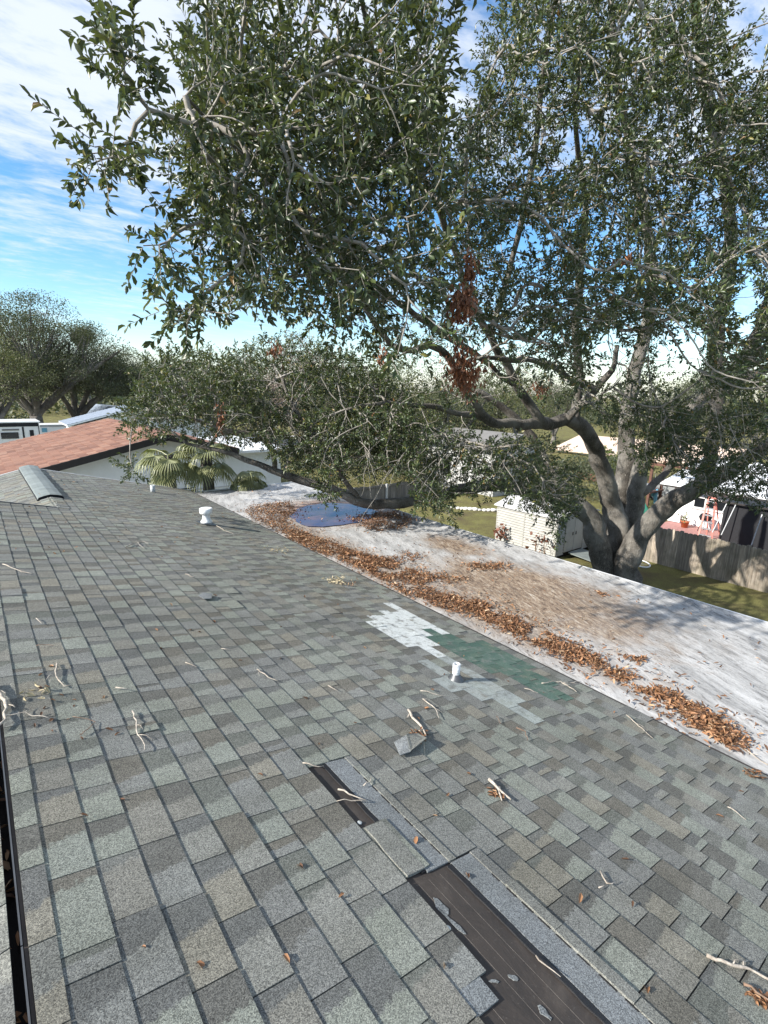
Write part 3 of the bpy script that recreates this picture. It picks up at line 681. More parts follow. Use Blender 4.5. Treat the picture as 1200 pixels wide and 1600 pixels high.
TR = dict(
 trunk=[(base.x, base.y, -0.15, .86), (base.x, base.y, 0.25, 0.70)] + L((963,880,16.1,37), (960,856,16.0,29), (955,835,16.0,20)),
 A=L((970,900,15.6,30), (988,858,15.2,25), (1012,820,14.9,22), (1045,787,14.6,22), (1088,763,14.2,20), (1130,742,13.6,16), (1180,708,12.8,13), (1250,660,12,9)),
 B=L((975,885,15.9,26), (968,835,15.8,23), (957,795,15.8,21), (945,750,15.3,19), (925,692,14.6,17), (897,657,14.0,15), (868,660,13.4,14), (838,662,12.9,13), (790,662,12.2,11), (755,650,11.7,10), (735,625,11.2,9), (718,592,10.6,8.5), (700,555,10.0,8), (672,541,9.5,7.5), (630,546,9.0,7), (598,524,8.6,6.5), (565,470,7.8,6), (520,410,6.8,6), (480,335,5.9,6), (415,275,5.0,5.5), (350,215,4.3,4.5), (290,150,3.7,3)),
 B1=L((848,662,13.0,11), (815,612,12.4,10), (790,566,11.8,9), (762,520,11.2,8.5), (741,490,10.8,8), (722,430,10.0,7.5), (690,340,8.6,7), (640,230,7.2,6.5), (590,110,6.2,6), (560,-30,5.4,5), (540,-150,4.8,4)),
 B2=L((880,658,13.6,10), (912,630,13.2,9), (940,596,12.8,8), (957,578,12.6,6), (965,540,12.2,5)),
 B3=L((930,612,13.0,9), (882,586,12.5,8), (850,566,12.0,7), (800,562,11.2,6), (740,560,10.4,4.5), (690,590,9.8,3)),
 B4=L((757,651,11.8,8), (720,646,11.2,6.5), (675,636,10.6,6), (600,630,9.8,4.5), (540,640,9.4,3)),
 B5=L((765,522,11.2,7), (800,410,10.2,6.5), (832,260,9.0,6.5), (850,110,7.8,6), (880,-60,6.8,5)),
 B6=L((800,600,12.0,6), (730,545,11.0,7), (660,500,10.0,7), (620,470,9.2,6), (560,430,8.4,5), (480,430,7.4,4), (400,440,6.4,3)),
 C=L((962,875,16.4,26), (966,815,16.6,21), (970,765,16.6,19), (978,720,16.4,19), (980,660,16.2,16), (987,610,15.9,15), (1000,545,15.4,14), (1015,480,14.8,13), (1015,380,13.6,12), (990,260,12.0,10), (965,120,10.6,8), (950,-40,9.4,6)),
 C1=L((978,868,16.3,22), (990,805,16.2,19), (997,760,16.0,18), (1004,720,15.8,16), (1030,690,15.5,12), (1062,655,15.0,12), (1100,618,14.4,11), (1140,580,13.8,10), (1200,540,13.0,8)),
 C2=L((996,775,16.1,10), (1022,756,16.3,8), (1040,738,16.6,7), (1075,690,16.8,5)),
 D=L((1095,757,14.2,14), (1112,700,14.0,14), (1120,640,13.8,14), (1118,570,13.5,15), (1121,500,13.0,15), (1142,410,12.2,14), (1135,300,11.2,12), (1112,190,10.2,13), (1098,90,9.3,13), (1085,10,8.6,10), (1075,-120,7.8,8)),
 E=L((1068,660,14.8,12), (1125,618,14.0,14), (1158,575,13.3,16), (1185,520,12.6,16), (1215,450,11.8,15), (1260,330,10.5,12)),
 E1=L((1105,628,14.2,9), (1150,600,13.4,10), (1210,570,12.6,9), (1300,550,11.8,7)),
 G=L((945,890,15.7,25), (930,835,15.4,24), (912,795,15.1,20), (870,778,14.6,19), (815,764,13.8,16), (765,757,13.0,14), (715,767,12.3,13), (668,777,11.7,12), (617,789,11.25,12), (567,785,11.0,11), (508,762,10.8,10), (458,745,10.6,9), (425,736,10.5,7.5), (383,718,10.4,6), (342,703,10.3,4.5), (290,692,10.2,3)),
 G1=L((430,738,10.5,6), (425,705,10.3,5), (400,680,10.1,4.5), (350,672,9.9,3.5), (290,650,9.8,2.5)),
 G2=L((560,783,11.0,6), (530,735,10.6,5.5), (500,690,10.3,5), (460,640,10.1,4), (440,590,10.0,3)),
 G3=L((900,795,15.1,12), (860,735,14.6,11), (835,690,14.2,10), (790,640,13.8,8), (740,610,13.4,6)),
 H=L((895,657,14.0,12), (905,600,13.6,9), (900,520,12.8,9), (905,430,11.8,9), (915,330,10.6,7), (900,200,9.0,5), (910,60,8.0,4)),
)
NODES = []; NPAR = []; NRAD = []; SKELETON = {}
lm = {}
for key, pts in TR.items():
    path = smooth_path(pts, 0.20 if key != 'trunk' else 0.12, 0.05, sum(map(ord, key)) % 13 + len(key)); lm[key] = path
    n = 18 if key in ('trunk', 'A', 'B', 'C', 'C1') else 12
    if key == 'trunk':
        vs, fs = limb_mesh(path, 28, 0.16); m = MB().add(vs, fs); m.build('trunk', M['bark'], oak, True)
    else:
        vs, fs = limb_mesh(path, n); m = MB().add(vs, fs); m.build('limb', M['bark'], oak, True)
    start = len(NODES)
    i0 = int(len(path)*0.35) if key in ('A', 'B', 'C', 'C1', 'G', 'D') else int(len(path)*0.2)
    for i, q in enumerate(path[i0:]):
        NODES.append(q[:3]); NRAD.append(q[3]); NPAR.append(-1)
# foliage: polygons in the view with a depth range; each sample is the end of a leafy shoot
REG = [
 ([(285,-120),(305,40),(272,70),(280,110),(310,150),(262,190),(255,250),(300,300),(290,345),(318,400),(300,430),(315,470),(300,500),(380,490),(425,470),(480,520),(560,530),(600,560),(640,560),(690,500),(705,420),(700,300),(690,130),(700,-120)], 3.3, 6.6, 1850, 0.0),
 ([(290,100),(600,60),(680,120),(690,440),(560,510),(380,460),(300,300)], 3.6, 6.6, 1500, -0.05),
 ([(150,42),(186,55),(232,100),(205,100)], 2.75, 3.1, 15, 9), ([(190,120),(160,120),(230,170),(240,150)], 3.0, 3.3, 10, 9),
 ([(135,195),(131,272),(215,285),(222,235),(160,205)], 3.1, 3.5, 26, 9),
 ([(205,385),(240,370),(300,420),(268,440)], 3.3, 3.7, 15, 9), ([(240,482),(300,470),(340,500),(262,510)], 3.6, 4.0, 16, 9),
 ([(705,260),(730,150),(770,60),(800,-120),(1290,-120),(1290,620),(1100,610),(1000,540),(900,590),(800,540),(700,500)], 5.2, 11.0, 11800, 0.14),
 ([(560,530),(700,480),(800,540),(900,590),(1000,560),(1110,610),(1090,660),(980,650),(900,640),(820,620),(700,640),(600,600)], 8.5, 13.5, 720, 0.10),
 ([(640,640),(760,690),(860,690),(905,745),(900,795),(865,812),(820,792),(780,775),(720,775),(660,780),(640,745),(560,715),(500,735),(470,718),(520,680),(560,640)], 8.6, 12.2, 1750, 0.06),
 ([(650,770),(700,770),(690,800),(650,805)], 9.0, 10.0, 45, 9), ([(500,750),(530,750),(520,780),(500,778)], 9.4, 10.0, 25, 9), ([(855,790),(890,790),(878,838),(866,838)], 9.6, 10.6, 32, 9), ([(700,795),(715,790),(708,812),(690,808)], 9.0, 9.6, 8, 9),
 ([(195,645),(215,588),(258,547),(350,562),(420,530),(480,540),(560,560),(640,600),(640,715),(560,740),(470,735),(430,715),(400,690),(330,682),(240,690),(205,680)], 9.2, 12.0, 3300, -0.04),
 ([(210,720),(225,745),(205,745),(195,728)], 8.6, 9.2, 12, 9),
 ([(985,690),(1040,650),(1120,640),(1290,610),(1290,800),(1190,792),(1130,778),(1090,765),(1040,720),(1000,735)], 9.5, 13.6, 1750, 0.0),
 ([(930,650),(1060,630),(1075,700),(1000,720),(960,690)], 11.0, 14.5, 620, 0.0),
 ([(890,470),(1100,470),(1100,640),(930,640)], 9.5, 12.5, 480, 0.05),
 ([(1150,-100),(1290,-100),(1290,620),(1130,620),(1120,480)], 8, 13, 260, 0.2),
]
ATT = []
def gap(p):                                # where the sky shows between the masses
    x, y = p
    return (x-722)**2/32**2 + (y-40)**2/150**2 < 1 or ((x-1175)**2/48**2 + (y-50)**2/85**2 < 1) or ((x-655)**2/50**2 + (y-585)**2/26**2 < 1) or ((x-945)**2/45**2 + (y-560)**2/60**2 < 0.6) \
        or ((x-1060)**2/38**2 + (y-560)**2/65**2 < 1) or ((x-1165)**2/28**2 + (y-470)**2/60**2 < 1) or ((x-905)**2/60**2 + (y-225)**2/45**2 < 0.5) or ((x-400)**2/45**2 + (y-505)**2/30**2 < 1) or ((x-820)**2/36**2 + (y-385)**2/36**2 < 0.8) or ((x-975)**2/30**2 + (y-690)**2/22**2 < 1)
for ri, (poly, d0, d1, cnt, thr) in enumerate(REG):
    p2 = polysample(poly, cnt); d = rng.uniform(d0, d1, cnt); pts = np.array([at(a[0], a[1], b) for a, b in zip(p2, d)])
    keep = np.ones(cnt, bool)
    if thr < 9:
        nz = fbm(pts, 1.25 if ri > 6 else 1.05, ri*3.7); keep = nz > (-0.17 + thr)
        gk = np.array([gap(a) for a in p2]) & (rng.random(cnt) < 0.93); keep &= ~gk
        zk = np.array([p[2] for p in pts]); keep &= (zk > ZFL + 0.25) | (pts[:,0] > 8.2)
        keep &= zk > 1.0
    for q in pts[keep]: ATT.append((q, ri))
NODES = np.array(NODES + [(0,0,0)]*90000, float); nn = len(NRAD); PAR = np.full(len(NODES), -1, int); SK = nn
P_ = np.array([a[0] for a in ATT]); dmin = np.full(len(P_), 1e9)
for c0 in range(0, SK, 400): dmin = np.minimum(dmin, np.linalg.norm(P_[:,None,:]-NODES[None,c0:min(c0+400,SK),:], axis=2).min(1))
order = np.argsort(dmin); PATHS = []; SHOOT = []
for oi in order:
    q = P_[oi]; dd = np.einsum('ij,ij->i', NODES[:nn]-q, NODES[:nn]-q); j = int(np.argmin(dd)); dist = math.sqrt(dd[j])
    a = NODES[j]; k = max(1, min(9, int(dist/0.16)))
    mid = (a+q)/2 + rng.normal(size=3)*dist*0.13 + np.array([0, 0, 0.05*dist]); prev = j; ids = [j]
    for i in range(1, k+1):
        t = i/k; w = (1-t)**2*a + 2*t*(1-t)*mid + t*t*q + (rng.normal(size=3)*0.018 if i < k else 0)
        if nn >= len(NODES): break
        NODES[nn] = w; PAR[nn] = prev; prev = nn; ids.append(nn); nn += 1
    PATHS.append(ids); SHOOT.append((q, q-NODES[PAR[prev]] if PAR[prev] >= 0 else q-a, ATT[oi][1]))
ci_ = np.arange(SK, nn); pi_ = PAR[SK:nn]; ok_ = pi_ >= 0; ci_ = ci_[ok_]; pi_ = pi_[ok_]
for _ in range(6):
    acc = np.zeros((nn,3)); num = np.zeros(nn); np.add.at(acc, pi_, NODES[ci_]); np.add.at(num, pi_, 1)
    has = ci_[num[ci_] > 0]; NODES[has] = 0.45*NODES[has] + 0.30*NODES[PAR[has]] + 0.25*acc[has]/num[has][:,None]
cntn = np.zeros(nn)
for ids in PATHS: cntn[ids[-1]] += 1
for i in range(nn-1, SK-1, -1):
    if PAR[i] >= SK: cntn[PAR[i]] += cntn[i]
rad = np.minimum(0.0036*np.maximum(cntn, 1)**0.43, 0.026)
def tubes_np(paths, sides=4):
    V = []; Fq = []; o = 0; an = 2*np.pi*np.arange(sides)/sides; ca, sa = np.cos(an), np.sin(an)
    for pts, rr in paths:
        K = len(pts); d = np.gradient(pts, axis=0); d /= np.maximum(np.linalg.norm(d, axis=1, keepdims=True), 1e-9)
        ref = np.array([0.3, 0.2, 0.93]) if abs(d[0][2]) < 0.85 else np.array([1.0, 0.1, 0]); x = np.cross(d, ref); x /= np.maximum(np.linalg.norm(x, axis=1, keepdims=True), 1e-9); y = np.cross(d, x)
        V.append((pts[:,None,:] + rr[:,None,None]*(ca[None,:,None]*x[:,None,:] + sa[None,:,None]*y[:,None,:])).reshape(-1,3))
        i = np.arange(K-1)[:,None]*sides; k = np.arange(sides)[None,:]; k2 = (k+1) % sides
        Fq.append(np.stack([i+k, i+k2, i+sides+k2, i+sides+k], axis=2).reshape(-1,4) + o); o += K*sides
    return np.concatenate(V), [np.concatenate(Fq)]
tp = []
for ids in PATHS:
    if len(ids) < 2: continue
    r_ = np.array([rad[i] if i >= SK else 0 for i in ids]); r_[0] = r_[1] if ids[0] < SK else min(rad[ids[0]], r_[1]*1.15); tp.append((NODES[ids], r_))
# shoots with leaves
LP = []; LD = []; LU = []; LS = []; sticks = []
for q, d, ri in SHOOT:
    near = ri in (0, 1, 2, 3, 4, 5, 6); d = d/max(np.linalg.norm(d), 1e-6); d = d + rng.normal(size=3)*0.35 + np.array([0,0,0.18]); d /= np.linalg.norm(d)
    Ls = rng.uniform(0.16, 0.34); nl = int(rng.integers(11, 19)) if near else int(rng.integers(12, 21)); bend = rng.normal(size=3)*0.25 + np.array([0,0,0.1])
    t = np.linspace(0.02, 1.0, nl)**0.85; pts = q + (d[None]*t[:,None] + bend[None]*(t[:,None]**2)*0.5)*Ls
    if rng.random() < 0.5 or near: sticks.append((pts[::max(1, nl//4)], np.linspace(0.0032, 0.0016, len(pts[::max(1, nl//4)]))))
    side = np.cross(d, rdir(1)[0]); side /= np.linalg.norm(side); s2 = np.cross(d, side); ang = np.arange(nl)*2.4 + rng.uniform(0, 6)
    out = side[None]*np.cos(ang)[:,None] + s2[None]*np.sin(ang)[:,None]
    ld = out*(0.95-0.35*t[:,None]) + d[None]*(0.35+0.75*t[:,None]) + rng.normal(size=(nl,3))*0.30 + np.array([0,0,0.02])
    LP.append(pts); LD.append(ld); LU.append(rng.normal(size=(nl,3))*0.55 + np.array([-0.25,0.0,0.85]) ); LS.append(rng.uniform(0.042, 0.082, nl)*(1.0 if near else 1.08))
isnear = np.concatenate([np.full(len(a), ri in (0,1,2,3,4,5,6)) for a, (_, _, ri) in zip(LP, SHOOT)])
LP = np.concatenate(LP); LD = np.concatenate(LD); LU = np.concatenate(LU); LS = np.concatenate(LS)
parts = []
for sel, fine in ((isnear, True), (~isnear, False)):
    idx = np.where(sel)[0]; b3 = np.array_split(rng.permutation(idx), 3)
    for bi, (cu, fo) in enumerate(((0.15, 0.35), (0.55, 0.7), (-0.25, 0.3))):
        ii = b3[bi]; parts.append(scatter(LP[ii], LD[ii], LU[ii], LS[ii], leaf_template(cu, fo, fine), rng.uniform(0.75, 1.15, len(ii))))
V, FS = merge(parts); obj('crown', mesh_np(V, FS, M['leaf'], True), oak)
V, FS = tubes_np(tp + sticks, 4); obj('branchlets', mesh_np(V, FS, M['twig'], True), oak)
print('oak shoots', len(SHOOT), 'leaves', len(LP), 'nodes', nn)
# bare grey twigs hanging in the crown
BT = []
for px, py, d, ex, ey in ((945,500,9.5,960,600), (930,520,9.6,905,590), (955,520,9.4,975,610), (1120,640,9.5,1130,750), (1140,660,9.3,1175,720), (640,700,9.2,590,760), (660,640,9.2,700,720), (620,660,9.4,540,740),
    (900,740,9.5,830,800), (905,745,9.5,860,740), (560,690,9.4,600,740), (720,650,9.3,740,700), (1050,90,6.5,1085,150), (1170,540,8.5,1140,620), (830,300,7.0,790,370), (700,700,9.0,650,760), (405,650,9.2,340,640), (480,690,9.6,430,640), (1010,560,9.5,1030,660), (1090,560,9.0,1125,640)):
    a = np.array(at(px, py, d)); b = np.array(at(ex, ey, d - 0.3)); n = 9
    for br in range(4):
        e = b + rng.normal(size=3)*0.16*br; s = a + (b-a)*(0.0 if br == 0 else rng.uniform(0.2, 0.6)); t = np.linspace(0, 1, n)[:,None]
        pth = s + (e-s)*t + np.cumsum(rng.normal(size=(n,3))*0.016, axis=0); BT.append((pth, np.linspace(0.009 if br == 0 else 0.006, 0.0025, n)))
V, FS = tubes_np(BT, 5); obj('bare_twigs', mesh_np(V, FS, M['twig'], True), oak, 'stuff')
# dead leaf clusters
for ci, (px, py, d, rx, ry, n) in enumerate(((722,470,5.2,.12,.15,190), (735,415,5.2,.06,.13,70), (728,580,7.4,.22,.27,330), (716,560,7.4,.12,.28,110), (845,607,10.5,.16,.14,80), (890,405,7.4,.07,.18,45), (968,405,7.0,.13,.07,40), (598,552,9.0,.10,.16,50), (430,545,9.6,.10,.14,50), (345,655,9.4,.08,.22,60), (845,540,11,.1,.1,40))):
    c = np.array(at(px, py, d)); pos = c + rng.normal(size=(n,3))*np.array([rx, rx, ry])*0.6
    dr = rdir(n)*0.55 + np.array([0,0,-1.0]); V, FS = scatter(pos, dr, rdir(n), rng.uniform(0.06, 0.10, n), leaf_template(0.35, 0.5), rng.uniform(.6,1,n)); obj('dead_leaf_cluster', mesh_np(V, FS, M['dead_dark'], True), oak, 'stuff')

# ------------------------------------------------------------------ leaf litter on the roofs
def litter(name, polys, mat, label, cat, zfun, size=(0.026, 0.062), mound=0.06, seed=0, hug=None):
    PS = []; 
    for poly, n, h in polys:
        p = polysample(poly, n); p = p + rng.normal(size=p.shape)*((0.035 + 0.16*(rng.random((len(p),1)) < .22)) if n > 200 and mound > .05 else 0)
        p = p[fbm(np.c_[p, np.zeros(len(p))], 3.4, 4.2) > -0.36] if n > 200 else p; n = len(p); q = np.array([zfun(a) for a in p]); q[:,2] += np.abs(rng.normal(size=n))*h*0.17*np.clip(0.5 + fbm(q, 1.6, seed+1.0), 0.05, 1.4)+0.008; PS.append(q)
    q = np.concatenate(PS); n = len(q); d = rng.normal(size=(n,3))*np.array([1,1,0.28]); up = rng.normal(size=(n,3))*0.45 + np.array([0,0,1.0])
    if hug is not None:
        hn = np.array(hug); d = d - (d@hn)[:,None]*hn*0.9; up = rng.normal(size=(n,3))*0.15 + hn
    out = []; perm = np.array_split(rng.permutation(n), 3)
    for ii, (cu, fo) in zip(perm, ((0.15,0.3), (0.5,0.6), (-0.35,0.4))): out.append(scatter(q[ii], d[ii], up[ii], rng.uniform(size[0], size[1], len(ii)), leaf_template(cu, fo), rng.uniform(.5, 1.0, len(ii))))
    V, FS = merge(out); o = obj(name, mesh_np(V, FS, mat, True)); return tag(o, label, cat, kind='stuff')
flatz = lambda a: (a[0], a[1], ZFL + 0.012)
def fp(*pts): return [tuple(atz(x, y, ZFL)[:2]) for x, y in pts]
litter('leaf_litter', [
  (fp((376,800),(400,790),(455,785),(462,800),(445,815),(470,830),(500,845),(470,850),(430,830)), 2830, 0.13),
  (fp((430,832),(470,832),(520,850),(565,868),(600,880),(615,905),(590,900),(540,880),(490,862)), 3265, 0.11),
  (fp((530,862),(600,872),(640,890),(690,905),(655,915),(690,930),(760,945),(745,965),(700,955),(640,935),(590,905)), 3918, 0.10),
  (fp((600,868),(640,862),(665,868),(640,885),(610,880)), 272, 0.03), (fp((670,898),(700,895),(735,905),(700,915)), 226, 0.03),
  (fp((690,928),(760,945),(840,985),(900,1010),(935,1035),(900,1040),(830,1005),(760,970)), 2939, 0.08),
  (fp((900,1012),(960,1045),(1010,1068),(1050,1090),(1020,1092),(960,1060),(915,1035)), 761, 0.04),
  (fp((1005,1068),(1075,1095),(1130,1130),(1165,1160),(1150,1175),(1100,1150),(1050,1105)), 1632, 0.07),
  (fp((560,822),(545,812),(575,800),(620,805),(640,815),(625,832),(590,832)), 1632, 0.08),
  (fp((590,800),(620,797),(650,812),(632,818)), 326, 0.05),
  (fp((722,882),(760,880),(800,882),(790,890),(740,892)), 347, 0.04), (fp((930,925),(950,930),(940,936)), 45, 0.02), (fp((970,1025),(1010,1030),(1000,1040)), 90, 0.02),
  (fp((310,775),(700,900),(1190,1150),(1200,1000),(800,870),(560,790),(440,760)), 302, 0.01),
 ], M['dead'], 'drifts of orange brown oak leaves along the foot of the shingles and puddle', 'leaf litter', flatz)
rz = lambda a: tuple(roofp(a[0], a[1], 0.0015))
litter('loose_leaves', [([(0.0,0.2),(4.2,0.2),(4.2,12.9),(0.9,12.9),(0.0,8.6)], 190, 0.003), ([(0.0,2.4),(0.55,2.4),(0.5,3.4),(0,3.4)], 16, 0.01),
   ([roofpx(1160,1205),roofpx(1185,1203),roofpx(1190,1218),roofpx(1170,1218)], 40, 0.02), ([roofpx(640,1145),roofpx(660,1143),roofpx(662,1160),roofpx(648,1160)], 40, 0.02), ([roofpx(765,1235),roofpx(780,1240),roofpx(785,1255),roofpx(770,1250)], 16, 0.012),
   ([roofpx(1160,1550),roofpx(1200,1580),roofpx(1200,1560)], 40, 0.02)], M['dead'], 'thin scatter of dry brown leaves over the grey shingles', 'leaf litter', rz, (0.02, 0.05), hug=(SN, 0, CS))
litter('slot_leaves', [([(-0.13,-0.5),(-0.082,-0.5),(-0.082,4.0),(-0.13,4.0)], 130, 0.03)], M['dead'], 'curled dry leaves caught in the dark ridge slot', 'leaf litter', lambda a: (a[0], a[1], Z0-0.065), (0.03, 0.06))

# ------------------------------------------------------------------ twigs and scraps lying on the shingles
def lay(px, py, n=0.0): u, y = roofpx(px, py); return roofp(u, y, n)
def twig(label, strokes, r=0.004, mat='bleached', name='fallen_twig'):
    r *= 0.66
    pts0 = strokes[0]; root = None; m = MB()
    rr = random.Random(len(label)*7 + int(pts0[0][0]))
    for si, st in enumerate(strokes):
        P = [lay(x, y) for x, y in st]; nrm = roofp(0,0,1)-roofp(0,0,0); path = []
        for i in range(len(P)-1):
            k = max(2, int((P[i+1]-P[i]).length/0.035))
            for j in range(k): path.append(P[i].lerp(P[i+1], j/k))
        path.append(P[-1]); K = len(path); rad_ = []
        for i in range(K):
            t = i/max(1, K-1); ra = r*(1.15-0.6*t)*(0.75 if si else 1)*rr.uniform(.85, 1.15); rad_.append(ra)
            j = Vector((rr.uniform(-1,1), rr.uniform(-1,1), 0))*0.006 if 0 < i < K-1 else Vector()
            path[i] = path[i] + j + nrm*(0.012 + ra*0.8 + 0.006*math.sin(t*5+si)**2)
        m.tube(path, rad_, 7)
        if K > 6 and r > 0.0028:
            for q in range(1 + K//9):
                i = rr.randrange(2, K-2); d = (path[i+1]-path[i-1]).normalized(); sd = d.cross(nrm)*rr.choice((-1,1)); e1 = path[i] + (d*.6+sd*.7)*rr.uniform(.02,.05) + nrm*rr.uniform(0,.01)
                m.tube([path[i], e1, e1 + (d*.9+sd*.3)*rr.uniform(.01,.05)], [rad_[i]*.55, rad_[i]*.4, rad_[i]*.25], 5)
    o = m.build(name, M[mat], None, True); o['group'] = 'twigs fallen on the shingles'
    return tag(o, label, 'twig')
twig('white twig lying level near the left edge below the ridge vent', [[(4,884),(22,892),(51,900)]], .007)
twig('bent pale twig with dark tip, left of the brown scatter by the slot', [[(88,1040),(86,1062),(101,1077),(112,1076)]], .0065)
twig('straight upright white twig lying on the left shingle courses', [[(206,1115),(214,1145),(225,1177)]], .0055)
twig('thick crooked white branch end entering at the left edge above the slot', [[(-14,1072),(0,1092),(8,1107),(6,1130),(-6,1143)]], .014)
twig('forked pale twig pointing from the thick white branch end', [[(8,1124),(37,1119),(77,1128)], [(37,1119),(49,1108)]], .0045)
twig('forked grey twig on the far shingles left of the white vent', [[(197,856),(221,847),(232,852)], [(214,850),(225,859)]], .008, 'twig')
twig('hooked thin twig just below the forked pale twig', [[(124,1152),(131,1150),(150,1132),(112,1125)]], .003, 'brown_twig')
twig('pale straight twig halfway between the slot and the white shingle patch', [[(401,1049),(405,1053),(433,1068)]], .005)
twig('short pale twig left of the straight twig in mid roof', [[(289,1038),(307,1046)]], .005)
twig('tiny cream twig right of the bent dark tipped twig', [[(180,1078),(200,1082)]], .005)
twig('small thin twig above the straight twig in mid roof', [[(345,1016),(362,1019)]], .004)
twig('tiny bent twig high on the left courses', [[(56,969),(64,978)]], .004)
twig('short white twig below the white roof vent', [[(289,899),(302,904)]], .006)
twig('long thin twig running from the foot of the white roof vent', [[(338,823),(350,830),(365,836)]], .007)
twig('thin dark twig across the second course near the left edge', [[(56,1012),(70,1010),(83,1013)]], .003, 'brown_twig')
twig('stout curved pale branch above the loose shingle piece', [[(637,1113),(642,1126),(658,1138),(665,1155)], [(640,1118),(636,1124)]], .012)
twig('curved twig right of the stout branch below the pipe', [[(660,1095),(679,1111),(685,1126)]], .0055)
twig('thin nearly level twig just below the pipe', [[(656,1082),(675,1086),(696,1092)]], .0045)
twig('short pale twig left of the stout branch in mid roof', [[(512,1074),(527,1083)]], .004)
twig('long forked twig on the lower end of the green painted shingles', [[(846,1070),(875,1067),(900,1084)], [(880,1070),(907,1067)]], .0065)
twig('hooked brown twig below the pale coated shingles', [[(806,1140),(821,1147),(823,1161)]], .005, 'brown_twig')
twig('short thin twig on the shingles left of the green patch end', [[(819,1078),(840,1086)]], .004)
twig('small bent twig below the pale coated shingles', [[(775,1122),(781,1134)]], .004, 'brown_twig')
twig('long white twig pointing down towards the right corner near the eave', [[(978,1120),(1002,1141),(1019,1157)]], .006)
twig('forked white twig alone on the lower right shingles', [[(937,1366),(946,1386),(961,1382)], [(934,1393),(946,1386)]], .005)
twig('thick white branch entering at the lower right edge', [[(1102,1499),(1126,1510),(1171,1521),(1230,1556)]], .010)
twig('reddish brown splintered stick beside the thick white branch', [[(1160,1544),(1180,1556),(1230,1592)]], .007, 'brown_twig')
twig('slender white twig on the right shingles near the frame edge', [[(1136,1264),(1150,1273),(1164,1285)]], .0045)
twig('pale stick lying at the eave by the last leaf drift', [[(1160,1172),(1180,1186),(1206,1203)]], .008)
twig('stout forked white twig below the loose shingle piece', [[(763,1223),(779,1238),(797,1255)], [(779,1236),(783,1255)]], .011)
twig('crossed pale twigs over the upper torn strip', [[(527,1238),(545,1246),(571,1256)], [(571,1257),(525,1256)]], .0055)
twig('curved grey twig at the top end of the upper torn strip', [[(472,1196),(490,1202),(505,1202)]], .0045)
twig('thin wavy twig along the black sealant of the lower torn strip', [[(836,1499),(850,1517),(874,1534)]], .004)
twig('small curved twig on the upper fresh blue shingle band', [[(567,1232),(576,1228),(580,1218)]], .0045)
# loose pieces
ls = thing('loose_shingle', 'loose bent shingle piece lying above the upper torn strip', 'shingle piece', lay(640,1172))
m = MB(); A_, B_, C_, D_, E_, F_ = (lay(615,1164,.014), lay(632,1160,.045), lay(640,1183,.03), lay(624,1185,.016), lay(650,1155,.035), lay(664,1166,.05))
m.poly([A_, B_, C_, D_][::-1], (0,0,.005)); m.build('flap', M['shingle_fresh'], ls); m = MB(); m.poly([B_+Vector((0,0,.006)), E_, F_, C_+Vector((0,0,.006))][::-1], (0,0,.005)); m.build('flap', M['shingle'], ls)
m = MB(); m.poly([lay(309,934,.016), lay(316,931,.03), lay(331,933,.03), lay(330,939,.02), lay(318,939,.016)][::-1], (0,0,.006))
tag(m.build('shingle_scrap', M['shingle_fresh']), 'small grey shingle scrap on the mid left slope', 'shingle scrap')
def clump(px, py, n, r, mat, name, label, cat):
    P = np.array(lay(px, py, .02)); pos = P + rng.normal(size=(n,3))*np.array([r, r, 0.018]); pos[:,2] = np.maximum(pos[:,2], Z0 - pos[:,0]*.25 + .012)
    V, FS = scatter(pos, rdir(n)*np.array([1,1,.5]), rdir(n), rng.uniform(.025, .05, n), leaf_template(.3, .4), rng.uniform(.4, .9, n)); return tag(obj(name, mesh_np(V, FS, M[mat], True)), label, cat, kind='stuff')
clump(524, 909, 110, 0.075, 'blossom', 'blossom_clump', 'cream dried blossom clump on the shingles near the leaf drift', 'plant debris')
clump(545, 915, 20, 0.05, 'dead', 'leaf_clump', 'few brown leaves beside the cream blossom clump', 'plant debris')
clump(433, 862, 45, 0.09, 'blossom', 'leaf_clump', 'pale leaf clump near the eave below the puddle', 'plant debris')
clump(57, 1088, 12, 0.04, 'blossom', 'leaf_clump', 'curled cream leaf knot just right of the slot', 'plant debris')

# ------------------------------------------------------------------ neighbours beyond the far gable
def roof_plane(house, name, a, b, c, d, mat, rows, cols, thick=0.05, gapv=0.004):
    """a,b along the top edge (near to far), d,c along the bottom; tiles are real courses"""
    a, b, c, d = map(Vector, (a, b, c, d)); nrm = (b-a).cross(d-a).normalized()
    if nrm.z < 0: nrm = -nrm
    r = random.Random(rows*31+cols); keep = []
    for i in range(rows):
        t0, t1 = i/rows, (i+1)/rows; off = (i % 2)*0.5
        for j in range(cols+1):
            s0 = max(0, (j-off)/cols); s1 = min(1, (j+1-off)/cols)
            if s1 - s0 < 0.002: continue
            q = lambda s, t, n: (a.lerp(b, s)).lerp(d.lerp(c, s), t) + nrm*n
            m = ((s0, t0, .004), (s1, t0, .004), (s1, t1+0.1/rows, .022), (s0, t1+0.1/rows, .022)); e = 0.02*(s1-s0)
            top = [q(m[0][0]+e, m[0][1], m[0][2]), q(m[1][0]-e, m[1][1], m[1][2]), q(m[2][0]-e, m[2][1], m[2][2]), q(m[3][0]+e, m[3][1], m[3][2])]
            keep.append((top, [p - nrm*0.012 for p in top], t0, s0))
    return keep, nrm
TF = [(0,1,2,3), (7,6,5,4), (0,4,5,1), (1,5,6,2), (2,6,7,3), (3,7,4,0)]
YG = 17.0
apex = aty(262, 679, YG); far = None
lrk = aty(84, 727, YG); slope = (apex.z-lrk.z)/(apex.x-lrk.x); halfw = 5.4
yfar = None
